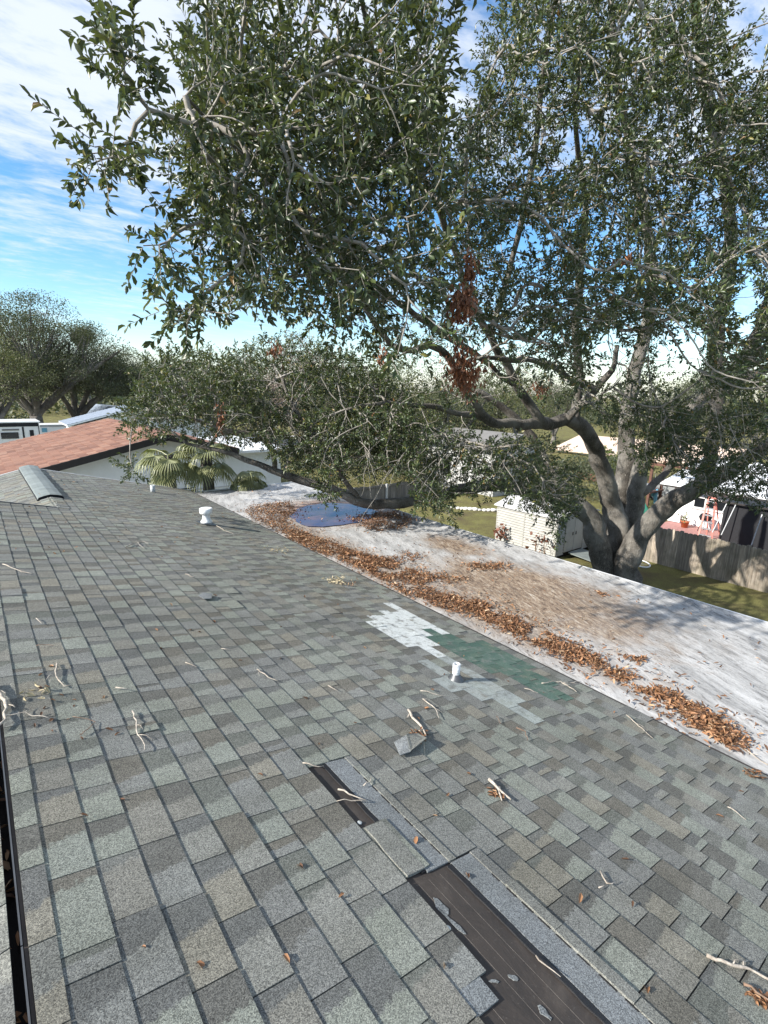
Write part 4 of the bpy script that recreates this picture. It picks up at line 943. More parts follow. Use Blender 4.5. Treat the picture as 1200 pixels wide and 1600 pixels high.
for yy in np.arange(18, 45, 0.25):
    v = RW.T @ np.array([apex.x, yy, apex.z-EYE]); sx = 600+F*v[0]/v[2]
    if sx < 170: yfar = float(yy); break
nb = thing('red_roof_house', 'white gabled house with red tiled roof and dark fascia beyond our roof', 'house', (apex.x, (YG+yfar)/2, 0))
ez = apex.z - slope*halfw
def gpt(s, y, dz=0): hw_ = halfw if s < 0 else 2.3; return Vector((apex.x + s*hw_, y, apex.z - slope*hw_*abs(s) + dz))
keepA, nA = roof_plane(nb, 'x', gpt(0, YG), gpt(0, yfar), gpt(-1, yfar), gpt(-1, YG), None, 22, 34)
keepB, nB = roof_plane(nb, 'x', gpt(0, yfar), gpt(0, YG), gpt(1, YG), gpt(1, yfar), None, 22, 34)
sc_ = sorted(range(len(keepA)), key=lambda i: (keepA[i][0][0]-Vector((0,0,EYE))).length if (lambda s: s and -5 < s[0] < 260 and s[1] < 740)(screen(keepA[i][0][0])) else 1e9)
ind = set(sc_[:300]); mv = MB()
for i, (top, bot, _, _) in enumerate(keepA):
    if i in ind:
        m = MB(); m.add(top+bot, TF); m.build('roof_tile', M['red_tile'], nb)
    else: mv.add(top+bot, TF)
for top, bot, _, _ in keepB: mv.add(top+bot, TF)
mv.build('roof_tiles', M['red_tile'], nb, False, 'stuff')
for s in (-1, 1):
    m = MB(); m.poly([gpt(0, YG+.02, -.03), gpt(s, YG+.02, -.03), gpt(s, yfar-.02, -.03), gpt(0, yfar-.02, -.03)], (0,0,-.1)); m.build('roof_deck', M['fascia'], nb)
    m = MB(); m.bar(gpt(0, YG-.02, -.09), gpt(s*1.01, YG-.02, -.09), .05, .20); m.build('fascia', M['fascia'], nb)
    m = MB(); m.bar(gpt(s, YG, -.09), gpt(s, yfar, -.09), .05, .18); m.build('fascia', M['fascia'], nb)
m = MB(); yw = YG + 0.45
m.poly([Vector((apex.x-halfw+.5, yw, 0)), Vector((apex.x+1.95, yw, 0)), Vector((apex.x+1.95, yw, apex.z-slope*1.95-.16)), Vector((apex.x, yw, apex.z-.16)), Vector((apex.x-halfw+.5, yw, ez-.05))], (0, yfar-YG-0.9, 0)); wallo = m.build('wall', M['stucco'], nb)
m = MB(); ze = apex.z-slope*2.3-.2; m.box((apex.x+3.05, yw+2.52, ze/2), (2.2, 5.0, ze)); m.build('wing', M['stucco'], nb)
m = MB(); m.box((apex.x+3.15, yw+2.4, ze+.05), (2.6, 5.5, .09)); m.build('wing_roof', M['white_paint'], nb)
P1 = aty(150, 741, yw-.01); P2 = aty(430, 757, yw-.01)
m = MB(); m.box((apex.x-.6, yw-.012, P2.z+.12), (8.3, .02, .025)); m.build('wall_band', M['soffit'], nb)
w0 = aty(280, 755, yw); w1 = aty(300, 770, yw)
m = MB(); m.box(((w0.x+w1.x)/2, yw-.01, w1.z-.25), (abs(w1.x-w0.x)+.25, .06, (w0.z-w1.z)+.5)); wn = m.build('window', M['glass'], nb)
for zz in (0.0, 0.12, 0.24):
    m = MB(); m.box(((w0.x+w1.x)/2, yw-.05, w1.z-.1+zz), (abs(w1.x-w0.x)+.25, .02, .02)); m.build('louvre', M['white_paint'], wn)
# the blue grey roof further on
y2 = yfar + 4; q0 = aty(105, 664, y2); q1 = aty(215, 636, y2)
bh = thing('blue_roof_house', 'low house with blue grey shingle roof behind the red roof', 'house', (q1.x, y2+4, 0))
keep, nn2 = roof_plane(bh, 'x', q1, q1+Vector((0,3,0)), q0+Vector((0,3,0)), q0, None, 16, 20)
m = MB()
for top, bot, _, _ in keep: m.add(top+bot, TF)
m.build('roof', M['blue_shingle'], bh)
m = MB(); m.poly([q0, q1, q1+Vector((0,3,0)), q0+Vector((0,3,0))], (0,0,-.08)); m.build('roof_deck', M['white_paint'], bh)
m = MB(); m.poly([(q0.x+.3,y2+.4,0), (q1.x+4,y2+.4,0), (q1.x+4,y2+.4,q0.z-.2), (q1.x,y2+.4,q1.z-.15), (q0.x+.3,y2+.4,q0.z-.15)], (0,2.4,0)); m.build('wall', M['stucco'], bh)
m = MB(); m.poly([q1, q1+Vector((4.3,0,q0.z-q1.z)), q1+Vector((4.3,3,q0.z-q1.z)), q1+Vector((0,3,0))], (0,0,-.08)); m.build('roof', M['blue_shingle'], bh)
# small white gabled house far behind
y3 = 62; g0 = aty(171, 637, y3); gl = aty(166, 648, y3)
fh = thing('gabled_house', 'small distant white gable with grey roof under the far trees', 'house', (g0.x+4, y3+3, 0)); hw = (g0.x-gl.x)*1.2 + 1.2
m = MB(); m.poly([(g0.x-hw,y3,0), (g0.x+hw,y3,0), (g0.x+hw,y3,gl.z), (g0.x,y3,g0.z), (g0.x-hw,y3,gl.z)], (0,8,0)); m.build('wall', M['white_paint'], fh)
m = MB(); m.poly([(g0.x,y3-.3,g0.z+.12), (g0.x+hw+6,y3-.3,gl.z+.12), (g0.x+hw+6,y3+8,gl.z+.12), (g0.x,y3+8,g0.z+.12)], (0,0,-.1)); m.build('roof', M['blue_shingle'], fh)
m = MB(); m.poly([(g0.x,y3-.3,g0.z+.12), (g0.x-hw-.3,y3-.3,gl.z), (g0.x-hw-.3,y3+8,gl.z), (g0.x,y3+8,g0.z+.12)], (0,0,-.1)); m.build('roof', M['blue_shingle'], fh)
# trailers
yt = 36.0; r0 = aty(61, 660, yt); r1 = aty(0, 659, yt); rv_ = thing('travel_trailer', 'white and black travel trailer parked left of the red roof', 'trailer', (r0.x-4, yt+1.2, 0))
W_ = 9.0; H_ = r0.z; m = MB(); m.box((r0.x-W_/2, yt+1.25, (H_+0.7)/2), (W_, 2.5, H_-0.7)); body = m.build('body', M['rv_white'], rv_)
m = MB(); m.box((r0.x-W_/2, yt+1.25, H_+.03), (W_+.1, 2.6, .06)); m.build('roof', M['rv_white'], rv_)
def face(name, x0, x1, y0, y1, mat, par, proud=.02):
    a = aty(x0, y0, yt-proud); b = aty(x1, y1, yt-proud); m = MB(); m.box(((a.x+b.x)/2, yt-proud/2, (a.z+b.z)/2), (abs(b.x-a.x), proud, abs(a.z-b.z))); return m.build(name, mat, par)
face('window', 1, 30, 676, 685, M['glass'], rv_, .03); face('door', 46, 54, 672, 684, M['black'], rv_, .03); face('stripe', 34, 40, 667, 690, M['black'], rv_); face('top_band', -60, 60, 662, 666, M['black'], rv_); face('corner_trim', 59, 63, 662, 684, M['black'], rv_)
face('lettering', 3, 30, 670.5, 672.5, M['asphalt'], rv_, .025)
for dx in (3.2, 4.3):
    m = MB(); m.tube([(r0.x-dx, yt-.02, .38), (r0.x-dx, yt+.28, .38)], .38, 18); w = m.build('wheel', M['black'], rv_)
yt = 41.0; s0 = aty(63, 665, yt); s1 = aty(112, 667, yt); tr2 = thing('box_trailer', 'long low white trailer beyond the travel trailer', 'trailer', ((s0.x+s1.x)/2, yt+1, 0))
m = MB(); m.box(((s0.x+s1.x)/2, yt+1.2, (s0.z+.6)/2), (s1.x-s0.x+1, 2.4, s0.z-.6)); m.build('body', M['rv_white'], tr2); face('window', 65, 74, 669, 675, M['blue_plastic'], tr2, .03); face('roof_edge', 62, 114, 664, 666, M['alu'], tr2, .04)
for dx in (0.8, 2.0):
    m = MB(); m.tube([(s0.x+dx, yt-.02, .35), (s0.x+dx, yt+.25, .35)], .35, 16); m.build('wheel', M['black'], tr2)

# ------------------------------------------------------------------ fan palms behind the gable
def palm(cx, cy, d, label, nf, seed, s=1.0):
    r = np.random.default_rng(seed); c = at(cx, cy, d); p = thing('fan_palm', label, 'palm', (c.x, c.y, 0), 'fan palms behind the far gable')
    m = MB(); m.tube([(c.x+.1, c.y+.05, -.1), (c.x+.05, c.y, c.z*.5), (c.x, c.y, c.z)], [.19, .16, .15], 12); m.build('trunk', M['bark_far'], p, True)
    for i in range(nf):
        az = 2*math.pi*(i*0.618 % 1) ; el = r.uniform(-0.55, 0.9) if i > 3 else r.uniform(-.9, -.3); Lp = r.uniform(.45, .75)*s
        d0 = Vector((math.cos(az)*math.cos(el), math.sin(az)*math.cos(el), math.sin(el))); hub = c + d0*Lp - Vector((0,0,.12*Lp))
        m = MB(); m.tube([c, c + d0*Lp*.55, hub], [.018, .014, .011], 5); fr_ = m.build('frond', M['palm'], p)
        d1 = (d0 + Vector((0,0,-.45))).normalized(); sd = d1.cross(Vector((0,0,1))).normalized(); up = sd.cross(d1)
        vs = []; fs = []; nb_ = 26
        for k in range(nb_):
            an = -1.95 + 3.9*k/(nb_-1); ln = (.80 - .22*abs(an)/1.95)*s*r.uniform(.9, 1.05); dirv = d1*math.cos(an) + sd*math.sin(an) + up*0.12*math.cos(an*2)
            a = hub; b = hub + dirv*ln*.5; e = hub + dirv*ln*.85 - Vector((0,0,.22*ln)) ; f_ = hub + dirv*ln*.98 - Vector((0,0,.50*ln)); w = dirv.cross(up).normalized()
            o0 = len(vs); vs += [a, b - w*.024 + up*.01, b + up*-.006, b + w*.024 + up*.01, e - w*.014, e + w*.014, f_]; fs += [(o0,o0+1,o0+2), (o0,o0+2,o0+3), (o0+1,o0+4,o0+2), (o0+2,o0+4,o0+5), (o0+2,o0+5,o0+3), (o0+4,o0+6,o0+5)]
        MB().add(vs, fs).build('fan', M['palm'], fr_)
palm(262, 712, 13.2, 'fan palm with drooping yellow green fronds, nearer the red roof', 11, 3, .70)
palm(322, 712, 13.6, 'fan palm with hanging fronds under the low oak limb', 12, 8, .74)
palm(385, 738, 14.0, 'small fan palm beside the white wall, nearest the flat roof corner', 7, 5, .55)

# ------------------------------------------------------------------ background trees and hedges
def bg_tree(name, label, cat, bx, by, h, crown_r, crown_z0, nclump, per, lsize, mat, seed, group=None, trunk_r=None, flat=0.7, bark='bark_far', limbs=6, clump_r=.2):
    r = np.random.default_rng(seed); b = Vector((bx, by, 0)); t = thing(name, label, cat, b, group); tr_ = trunk_r or h*0.035
    fork = crown_z0*0.75; path = smooth_path([(bx, by, -.1, tr_*1.5), (bx+r.uniform(-.2,.2), by, fork*.5, tr_), (bx+r.uniform(-.3,.3), by, fork, tr_*.9)], .5, .03, seed)
    vs, fs = limb_mesh(path, 10); MB().add(vs, fs).build('trunk', M[bark], t, True)
    top = Vector(path[-1][:3]); cen = np.array([bx, by, (h+crown_z0)/2]); rr = np.array([crown_r, crown_r, (h-crown_z0)/2])
    cl = rdir(nclump)*(r.random((nclump,1))**0.4); cl[:,2] = np.where(cl[:,2] < -0.55, -cl[:,2]*0.6, cl[:,2]); cc = cen + cl*rr
    ends = cc[r.permutation(nclump)[:limbs]]
    for e in ends:
        mid = top.lerp(Vector(e), .5) + Vector((r.uniform(-.4,.4), r.uniform(-.4,.4), r.uniform(.0,.6)))
        p = smooth_path([(*top, tr_*.62), (*mid, tr_*.38), (*e, tr_*.12)], .5, .06, seed+1); vs, fs = limb_mesh(p, 7); MB().add(vs, fs).build('limb', M[bark], t, True)
    tpth = []
    for e in cc:
        s = Vector(ends[int(np.argmin(np.linalg.norm(ends-e, axis=1)))]).lerp(top, .45); e = Vector(e); n = 6
        pth = np.array([tuple(s.lerp(e, i/(n-1)) + Vector((0,0,.25*math.sin(math.pi*i/(n-1))))) for i in range(n)]) + np.cumsum(r.normal(size=(n,3))*.05, 0); tpth.append((pth, np.linspace(tr_*.12, tr_*.03, n)))
    V, FS = tubes_np(tpth, 4); obj('branchlets', mesh_np(V, FS, M[bark], True), t)
    n = nclump*per; base_ = np.repeat(cc, per, 0); q_ = r.normal(size=(n,3)); q_ /= np.linalg.norm(q_, axis=1, keepdims=True); off = q_*(r.random((n,1))**.45)*crown_r*clump_r*1.5*np.array([1,1,flat]); pos = base_ + off
    up = r.normal(size=(n,3))*.6 + np.array([0,0,1]); V, FS = scatter(pos, r.normal(size=(n,3)), up, r.uniform(.7,1.25,n)*lsize, leaf_template(.2, .3, False), r.uniform(.9,1.6,n)); obj('crown', mesh_np(V, FS, M[mat], True), t)
    return t
def base_at(px, py): p = atz(px, py, 0); return p.x, p.y
x, y = base_at(30, 657); s = y
bg_tree('oak_tree', 'tall airy oak standing at the far left behind the trailer', 'tree', x-1, 57, 13.2, 8.0, 3.6, 170, 210, .15, 'leaf_far', 21, None, .55, .5, limbs=9, clump_r=.12)
p = aty(120, 640, 60)
bg_tree('oak_tree', 'round dark oak with forked trunk across the street', 'tree', p.x, 60, 10.0, 6.6, 2.8, 150, 220, .15, 'leaf_far', 22, None, .5, .55, limbs=8, clump_r=.15)
p = aty(165, 640, 63)
bg_tree('oak_tree', 'second dark oak right of the forked round oak', 'tree', p.x+1.5, 64, 9.2, 6.2, 2.5, 120, 220, .15, 'leaf_far', 23, None, .4, .55, limbs=7, clump_r=.16)
p = aty(-30, 640, 64)
bg_tree('oak_tree', 'pale olive oak cut by the left edge', 'tree', p.x+.5, 52, 9.5, 4.6, 2.5, 90, 200, .14, 'leaf_pale', 24, None, .4, .55, limbs=6, clump_r=.17)
p = aty(134, 560, 95)
bg_tree('pine_tree', 'small dark round treetop poking above the oaks', 'tree', p.x, 95, 14.2, 1.7, 10.5, 34, 200, .2, 'leaf_far', 25, None, .3, .9, limbs=3, clump_r=.3)
k = 0
TRL = ['treetop behind the low oak limb, {} of the row beyond the back fence']
names = [(240,60,9.0,4.5,'leaf_far','dusky tree just right of the red roof, behind the low limb'), (330,52,9.0,4.5,'leaf_pale','yellowish tree behind the palms and low limb'), (420,48,9.4,4.5,'leaf_far','dark tree behind the left half of the back yard'),
  (485,40,9.8,3.2,'leaf_pink','bare pinkish tree behind the low limb'), (530,38,8.4,4.0,'leaf_far','dense tree straight behind the back fence'), (610,36,8.2,4.0,'leaf_pale','paler tree behind the right end of the back fence'),
  (700,36,7.8,4.0,'leaf_far','leafy tree behind the white edging stones'), (790,38,7.4,3.6,'leaf_pale','light green tree behind the shed'), (870,60,8.2,5.0,'leaf_far','far tree between the trunk and the shed'), (1090,58,9.0,5.0,'leaf_far','far tree behind the white metal roof'), (1190,54,9.2,5.0,'leaf_pale','far tree at the right edge behind the neighbour')]
for i, (px, dd, h, cr, mt, lab) in enumerate(names):
    p = at(px, 640, dd)
    bg_tree('yard_tree', lab, 'tree', p.x, p.y, h, cr, 1.2, 75, 190, .115 if dd < 45 else .15, mt, 40+i, 'trees beyond the back fence', None, .7, limbs=5, clump_r=.22)
p = at(712, 722, 31); ph = thing('pale_house', 'white house wall glimpsed through the low foliage over the lawn', 'house', (p.x+2, p.y, 0))
m = MB(); m.box((p.x+2, p.y, 1.3), (4, 6, 2.6)); m.build('wall', M['pale_wall'], ph)
m = MB(); m.poly([(p.x-.4, p.y-3.3, 2.6), (p.x-.4, p.y+3.3, 2.6), (p.x+2, p.y+3.3, 3.4), (p.x+2, p.y-3.3, 3.4)], (0,0,.1)); m.build('roof', M['asphalt'], ph)
m = MB(); m.box((p.x-.02, p.y+1, 1.4), (.05, 1.2, .9)); m.build('window', M['glass'], ph)
# far wood
n = 42000; ang = rng.uniform(-1.2, 2.0, n); rad_ = rng.uniform(105, 150, n); hh = rng.random(n)**1.3
pos = np.stack([np.sin(ang)*rad_, np.cos(ang)*rad_, hh*(7.5 + 2.5*np.sin(ang*23) + 2*np.sin(ang*57+1) + 1.0*np.sin(ang*131))], 1)
V, FS = scatter(pos, rdir(n), rdir(n)*.6 + np.array([0,0,1]), rng.uniform(.5, 1.1, n), leaf_template(.2, .3, False), rng.uniform(1.2, 2.0, n)); tag(obj('distant_trees', mesh_np(V, FS, M['leaf_far'], True)), 'dark band of far trees along the horizon', 'trees', kind='stuff')
def hedge(name, label, a, b, h, w, n, mat, ls=.12):
    a, b = Vector(a), Vector(b); t = rng.random(n); L_ = (b-a); side = Vector((-L_.y, L_.x, 0)).normalized(); q = rng.normal(size=(n,3))
    pos = np.array([tuple(a + L_*ti) for ti in t]) + np.array(side)[None]*(q[:,0:1]*w*.4); pos[:,2] = np.abs(rng.random(n)**.6)*h*(1 + .15*np.sin(t*17) + .1*np.sin(t*41)) 
    V, FS = scatter(pos, rdir(n), rdir(n)*.7+np.array([0,0,.8]), rng.uniform(.7, 1.3, n)*ls, leaf_template(.2,.3,False), rng.uniform(1,1.6,n)); o = obj(name, mesh_np(V, FS, M[mat], True)); return tag(o, label, 'hedge')
hedge('hedge', 'dark clipped hedge across the street', (-40,66,0), (6,68,0), 2.2, 1.6, 9000, 'leaf_far', .3)
hedge('hedge', 'bright yellow green hedge by the pavement', (-4,61,0), (1,61,0), 1.6, 1.2, 2500, 'hedge', .22)

# ------------------------------------------------------------------ back yard
# back fence
fy = 21.0; xa = aty(505, 780, fy).x; xb = aty(690, 770, fy).x; ztop = aty(600, 757, fy).z
fe = thing('board_fence', 'grey board fence with pale posts behind the flat roof', 'fence', ((xa+xb)/2, fy, 0))
nb_ = int((xb-xa)/.15)
for i in range(nb_):
    x = xa + i*.15; h = ztop + rt.uniform(-.03,.03); m = MB(); m.box((x, fy+rt.uniform(-.006,.006), h/2), (.143, .02, h)); m.build('board', M['fence_grey'], fe)
for px in (551, 603, 655):
    x = aty(px, 765, fy).x; m = MB(); m.box((x, fy-.06, (ztop+.03)/2), (.09, .09, ztop+.03)); m.build('post', M['soffit'], fe)
m = MB(); m.box(((xa+xb)/2, fy-.025, ztop-.10), (xb-xa, .03, .08)); m.build('rail', M['fence_grey'], fe)
# right fence
fx = 18.5; ya = 1.5; yb = 10.5
fe = thing('board_fence', 'weathered brown board fence on the right behind the oak', 'fence', (fx, 6, 0)); y = ya; i = 0
while y < yb:
    w = rt.choice((.135, .14, .14, .145)); z = atx(1100, 838, fx).z + rt.uniform(-.03,.03); m = MB()
    c = 0.03; x = fx + rt.uniform(-.008,.008); tl = rt.uniform(-.001,.001)
    m.poly([(x, y, -.05), (x, y+w, -.05), (x, y+w+tl, z-c), (x, y+w-c+tl, z), (x, y+c+tl, z), (x, y+tl, z-c)], (.02,0,0)); m.build('board', M['fence'], fe); y += w + rt.uniform(.0005,.002)
for zz in (.3, 1.0):
    m = MB(); m.box((fx+.045, (ya+yb)/2, zz), (.04, yb-ya, .09)); m.build('rail', M['fence'], fe)
# shed
c0 = atz(866, 875, 0); c1 = atz(782, 845, 0); c2 = atz(925, 858, 0); sx0 = c0.x; sy0 = c0.y; sy1 = c1.y; sx1 = c2.x+.05; hs = 1.52
sh = thing('garden_shed', 'cream lap sided garden shed left of the oak trunk', 'shed', ((sx0+sx1)/2, (sy0+sy1)/2, 0))
m = MB(); m.box(((sx0+sx1)/2, (sy0+sy1)/2, .06), (sx1-sx0-.1, sy1-sy0-.1, .14)); m.build('skid', M['fascia'], sh)
m = MB(); m.box(((sx0+sx1)/2, (sy0+sy1)/2, hs/2+.07), (sx1-sx0-.06, sy1-sy0-.06, hs-.1)); m.build('shell', M['fascia'], sh)  # dark backing in the lap gaps, painting in the siding's shadow lines
nst = 14; st = (hs-.14)/nst
for i in range(nst):
    z = .14 + i*st
    def lap(pa, pb, out):
        m = MB(); pa = Vector(pa); pb = Vector(pb); o = Vector(out); m.add([pa, pb, pb+Vector((0,0,st-.018)), pa+Vector((0,0,st-.018)), pa+o*.05, pb+o*.05, pb+o*.012+Vector((0,0,st-.018)), pa+o*.012+Vector((0,0,st-.018))], [(0,1,2,3), (4,7,6,5), (0,4,5,1), (2,6,7,3), (0,3,7,4), (1,5,6,2)]); m.build('siding_board', M['siding'], sh)
    ym = sy0 + (sy1-sy0)*.52
    lap((sx0, sy0, z), (sx0, ym-.02, z), (-1,0,0)); lap((sx0, ym+.02, z), (sx0, sy1, z), (-1,0,0))
    xd0 = sx0 + .45; xd1 = sx0 + 1.65
    lap((sx0, sy0, z), (xd0, sy0, z), (0,-1,0)); lap((xd1+.03, sy0, z), (sx1, sy0, z), (0,-1,0))
for (xx, yy) in ((sx0-.012, sy0-.012), (sx0-.012, sy1), (sx0-.02, sy0 + (sy1-sy0)*.52), (sx1, sy0-.012)):
    m = MB(); m.box((xx, yy, hs/2+.08), (.045, .045, hs-.12)); m.build('corner_trim', M['siding'], sh)
for a, b in ((xd0+.02, (xd0+xd1)/2-.01), ((xd0+xd1)/2+.01, xd1)):
    m = MB(); m.box(((a+b)/2, sy0-.03, hs/2+.10), (b-a, .03, hs-.2)); d_ = m.build('door', M['siding'], sh)
    m = MB(); m.box(((a+b)/2 + (.2 if a < xd0+.1 else -.2), sy0-.055, .85), (.03, .03, .12)); m.build('handle', M['dark_metal'], d_)
m = MB(); m.box((xd1+.02, sy0-.02, hs/2+.08), (.04, .03, hs-.14)); m.build('door_gap', M['fascia'], sh)
zt = hs+.01; ymid = (sy0+sy1)/2; rid = .35
for sgn in (-1, 1):
    m = MB(); xm = (sx0+sx1)/2; e = (sx0-.12) if sgn < 0 else (sx1+.12)
    m.poly([(xm, sy0-.12, zt+rid), (e, sy0-.12, zt-.03), (e, sy1+.12, zt-.03), (xm, sy1+.12, zt+rid)], (0,0,.04)); m.build('roof', M['soffit'], sh)
m = MB(); m.poly([(sx0, sy0-.005, zt-.02), (sx1, sy0-.005, zt-.02), ((sx0+sx1)/2, sy0-.005, zt+rid-.02)], (0, sy1-sy0, 0)); m.build('gable', M['siding'], sh)
# ramp, tub
m = MB(); a = atz(898, 866, .16); m.poly([(xd0+.2, sy0-.12, .17), (xd0+1.1, sy0-.12, .17), (xd0+1.2, sy0-1.5, .02), (xd0+.3, sy0-1.5, .02)], (0,0,.03))
tag(m.build('shed_ramp', M['galv']), 'grey sheet ramp leading down from the shed door', 'ramp')
P = atz(930, 872, .15); P = Vector((xd1+.62, sy0-.35, 0)); tb = thing('orange_tub', 'orange plastic tub between the shed and the oak', 'tub', P)
m = MB(); m.lathe(P, [(.17,0), (.20,.02), (.25,.34), (.27,.34), (.27,.38), (.235,.38), (.19,.05), (0,.05)], 20); m.build('tub_body', M['terracotta'], tb, True)
m = MB(); m.tube([P+Vector((.25*math.cos(a), .25*math.sin(a)*0.2-.2, .36+.12*math.sin(a))) for a in np.linspace(0, math.pi, 9)], .008, 6); m.build('handle', M['white_paint'], tb)
# russet plants by the shed
for (px, py, n, lab) in ((783,832,46,'russet leaved plant at the left corner of the shed'), (838,842,20,'small russet plant in front of the middle of the shed'), (852,852,12,'sparse russet sprig near the shed corner')):
    P = atx(px, py, sx0-.35); t = thing('russet_plant', lab, 'plant', (P.x, P.y, 0)); m = MB()
    for q in range(4): m.tube([(P.x, P.y, 0), (P.x+rt.uniform(-.1,.1), P.y+rt.uniform(-.1,.1), P.z+rt.uniform(-.1,.15))], [.012,.006], 5)
    m.build('stem', M['brown_twig'], t); pos = np.array(P) + rng.normal(size=(n,3))*np.array([.13,.13,.15]); V, FS = scatter(pos, rdir(n)+np.array([0,0,.4]), rdir(n), rng.uniform(.12,.2,n), leaf_template(.3,.3), rng.uniform(.9,1.4,n)); obj('foliage', mesh_np(V, FS, M['croton'], True), t)
# wheel on the lawn
P = atz(1000, 880, .06); wt = thing('bicycle_wheel', 'white rimmed bicycle wheel lying on the lawn by the oak', 'wheel', P)
tilt = Matrix.Rotation(.12, 4, 'X'); ring = [tilt @ Vector((.33*math.cos(a), .33*math.sin(a), 0)) + P for a in np.linspace(0, 2*math.pi, 37)]
m = MB(); m.tube(ring, .024, 8, False); m.build('tyre', M['white_paint'], wt, True)
ring = [tilt @ Vector((.30*math.cos(a), .30*math.sin(a), 0)) + P for a in np.linspace(0, 2*math.pi, 37)]
m = MB(); m.tube(ring, .012, 6, False); m.build('rim', M['alu'], wt, True)
m = MB(); m.lathe(P + Vector((0,0,-.04)), [(.025,0), (.02,.03), (.025,.08)], 10); m.build('hub', M['alu'], wt)
for a in np.linspace(0, 2*math.pi, 13)[:-1]:
    m = MB(); m.tube([P, tilt @ Vector((.3*math.cos(a), .3*math.sin(a), 0)) + P], .003, 4); m.build('spoke', M['alu'], wt)
# stones
a = atz(690, 792, 0); b = atz(800, 799, 0); midc = atz(740, 800, 0)
for i in range(17):
    t = i/16; p = a*(1-t)**2 + midc*2*t*(1-t) + b*t*t; m = MB(); s = rt.uniform(.12,.17)
    prof = [(0,-.02), (s*.8,0), (s,s*.4), (s*.75,s*.8), (0.01,s*.95)]; m.lathe(p, prof, 9); m.v = [tuple(Vector(v) + Vector((mnoise.noise(Vector(v)*6), mnoise.noise(Vector(v)*6+Vector((9,0,0))), 0))*.05) for v in m.v]
    tag(m.build('edging_stone', M['stone'], None, True), 'white stone in the curved row edging the back lawn', 'stone', 'white stones edging the back lawn')

# ------------------------------------------------------------------ neighbour on the right
wx = 25.6; ca = atx(1020, 812, wx); hz_ = 2.25
nh = thing('white_house', 'white house with long low window behind the right fence', 'house', (wx+3, 6, 0))
ynl = atx(1046, 814, wx).y; yn0 = atx(1148, 842, wx).y; eav = atx(1105, 769, wx-.5).z
m = MB(); m.box((wx+2.5, (ynl-6)/2, eav/2), (5, ynl+6, eav)); m.build('wall', M['stucco'], nh)
wa = atx(1086, 776, wx-.02); wb = atx(1142, 800, wx-.02); wy0, wy1 = atx(1138,795,wx).y, wa.y; wz1 = wa.z; wz0 = wz1-.45
m = MB(); m.box((wx-.012, (wy0+wy1)/2, (wz0+wz1)/2), (.03, wy1-wy0, wz1-wz0)); wn = m.build('window', M['glass'], nh)
for z in (wz0-.04, wz1+.03):
    m = MB(); m.box((wx-.05, (wy0+wy1)/2, z), (.09, wy1-wy0+.16, .08)); m.build('frame', M['white_paint'], wn)
for f in (0, .36, .66, 1):
    m = MB(); m.box((wx-.035, wy0+(wy1-wy0)*f, (wz0+wz1)/2), (.05, .05, wz1-wz0)); m.build('mullion', M['white_paint'], wn)
m = MB(); m.box((wx-.32, (ynl-6)/2+.2, eav+.04), (.66, ynl+6.4, .07)); m.build('soffit', M['fascia'], nh)
m = MB(); m.poly([(wx-.66, ynl+.4, eav+.08), (wx-.66, -6, eav+.08), (wx+4, -6, eav+1.0), (wx+4, ynl+.4, eav+1.0)], (0,0,.06)); m.build('roof', M['metal_roof'], nh)
for i in range(18):
    y = ynl+.3 - i*.8
    if y < -5.8: break
    m = MB(); m.bar((wx-.65, y, eav+.16), (wx+4, y, eav+1.08), .035, .05); m.build('roof_seam', M['metal_roof'], nh)
# screened porch
px_ = 23.2; pr_ = thing('screen_porch', 'black screened porch with thin slanting poles on the right', 'porch', (px_+1.2, yn0-3, 0))
ptop = atx(1160, 789, px_).z
m = MB(); m.box(((px_+wx)/2-.05, yn0-3.6, ptop/2), (wx-px_-.2, 7.0, ptop)); m.build('screen', M['black'], pr_)
for (ax, ay, bx_, by_) in ((1136,786,1113,832), (1151,786,1127,836), (1191,804,1174,852)):
    a = atx(ax, ay, px_-.12); b = atx(bx_, by_, px_-.5); m = MB(); m.tube([a, b], .022, 7); m.build('pole', M['alu'], pr_)
m = MB(); m.box((px_-.12, yn0-3.6, ptop+.03), (.1, 7.1, .07)); m.build('beam', M['fascia'], pr_)
sheet('patio', [(20.3, yn0-2), (wx-.01, yn0-2), (wx-.01, ynl), (21.6, ynl)], .02, M['patio'], 'pink paved patio behind the right fence', 'patio')
# ladder
lx = 22.9; A1, A2 = atx(1091, 836, lx), atx(1113, 838, lx); T1, T2 = atx(1107, 777, lx+.35), atx(1118, 779, lx+.35)
A1.z = A2.z = .03
ld = thing('step_ladder', 'pink orange step ladder standing on the patio', 'ladder', (A1+A2)/2)
for a, b in ((A1, T1), (A2, T2)):
    m = MB(); m.bar(a, b, .07, .035); m.build('rail', M['ladder_red'], ld)
    bk = a + Vector((.95, 0, 0)); m = MB(); m.bar(bk, b + Vector((.05,0,0)), .045, .03); m.build('rear_leg', M['ladder_red'], ld)
for i in range(1, 7):
    t = i/6.6; m = MB(); m.bar(A1.lerp(T1, t), A2.lerp(T2, t), .09, .045); m.build('step', M['alu'], ld)
m = MB(); m.bar(T1+Vector((.05,.04,0)), T2+Vector((.05,-.04,0)), .16, .06); m.build('top_cap', M['ladder_red'], ld)
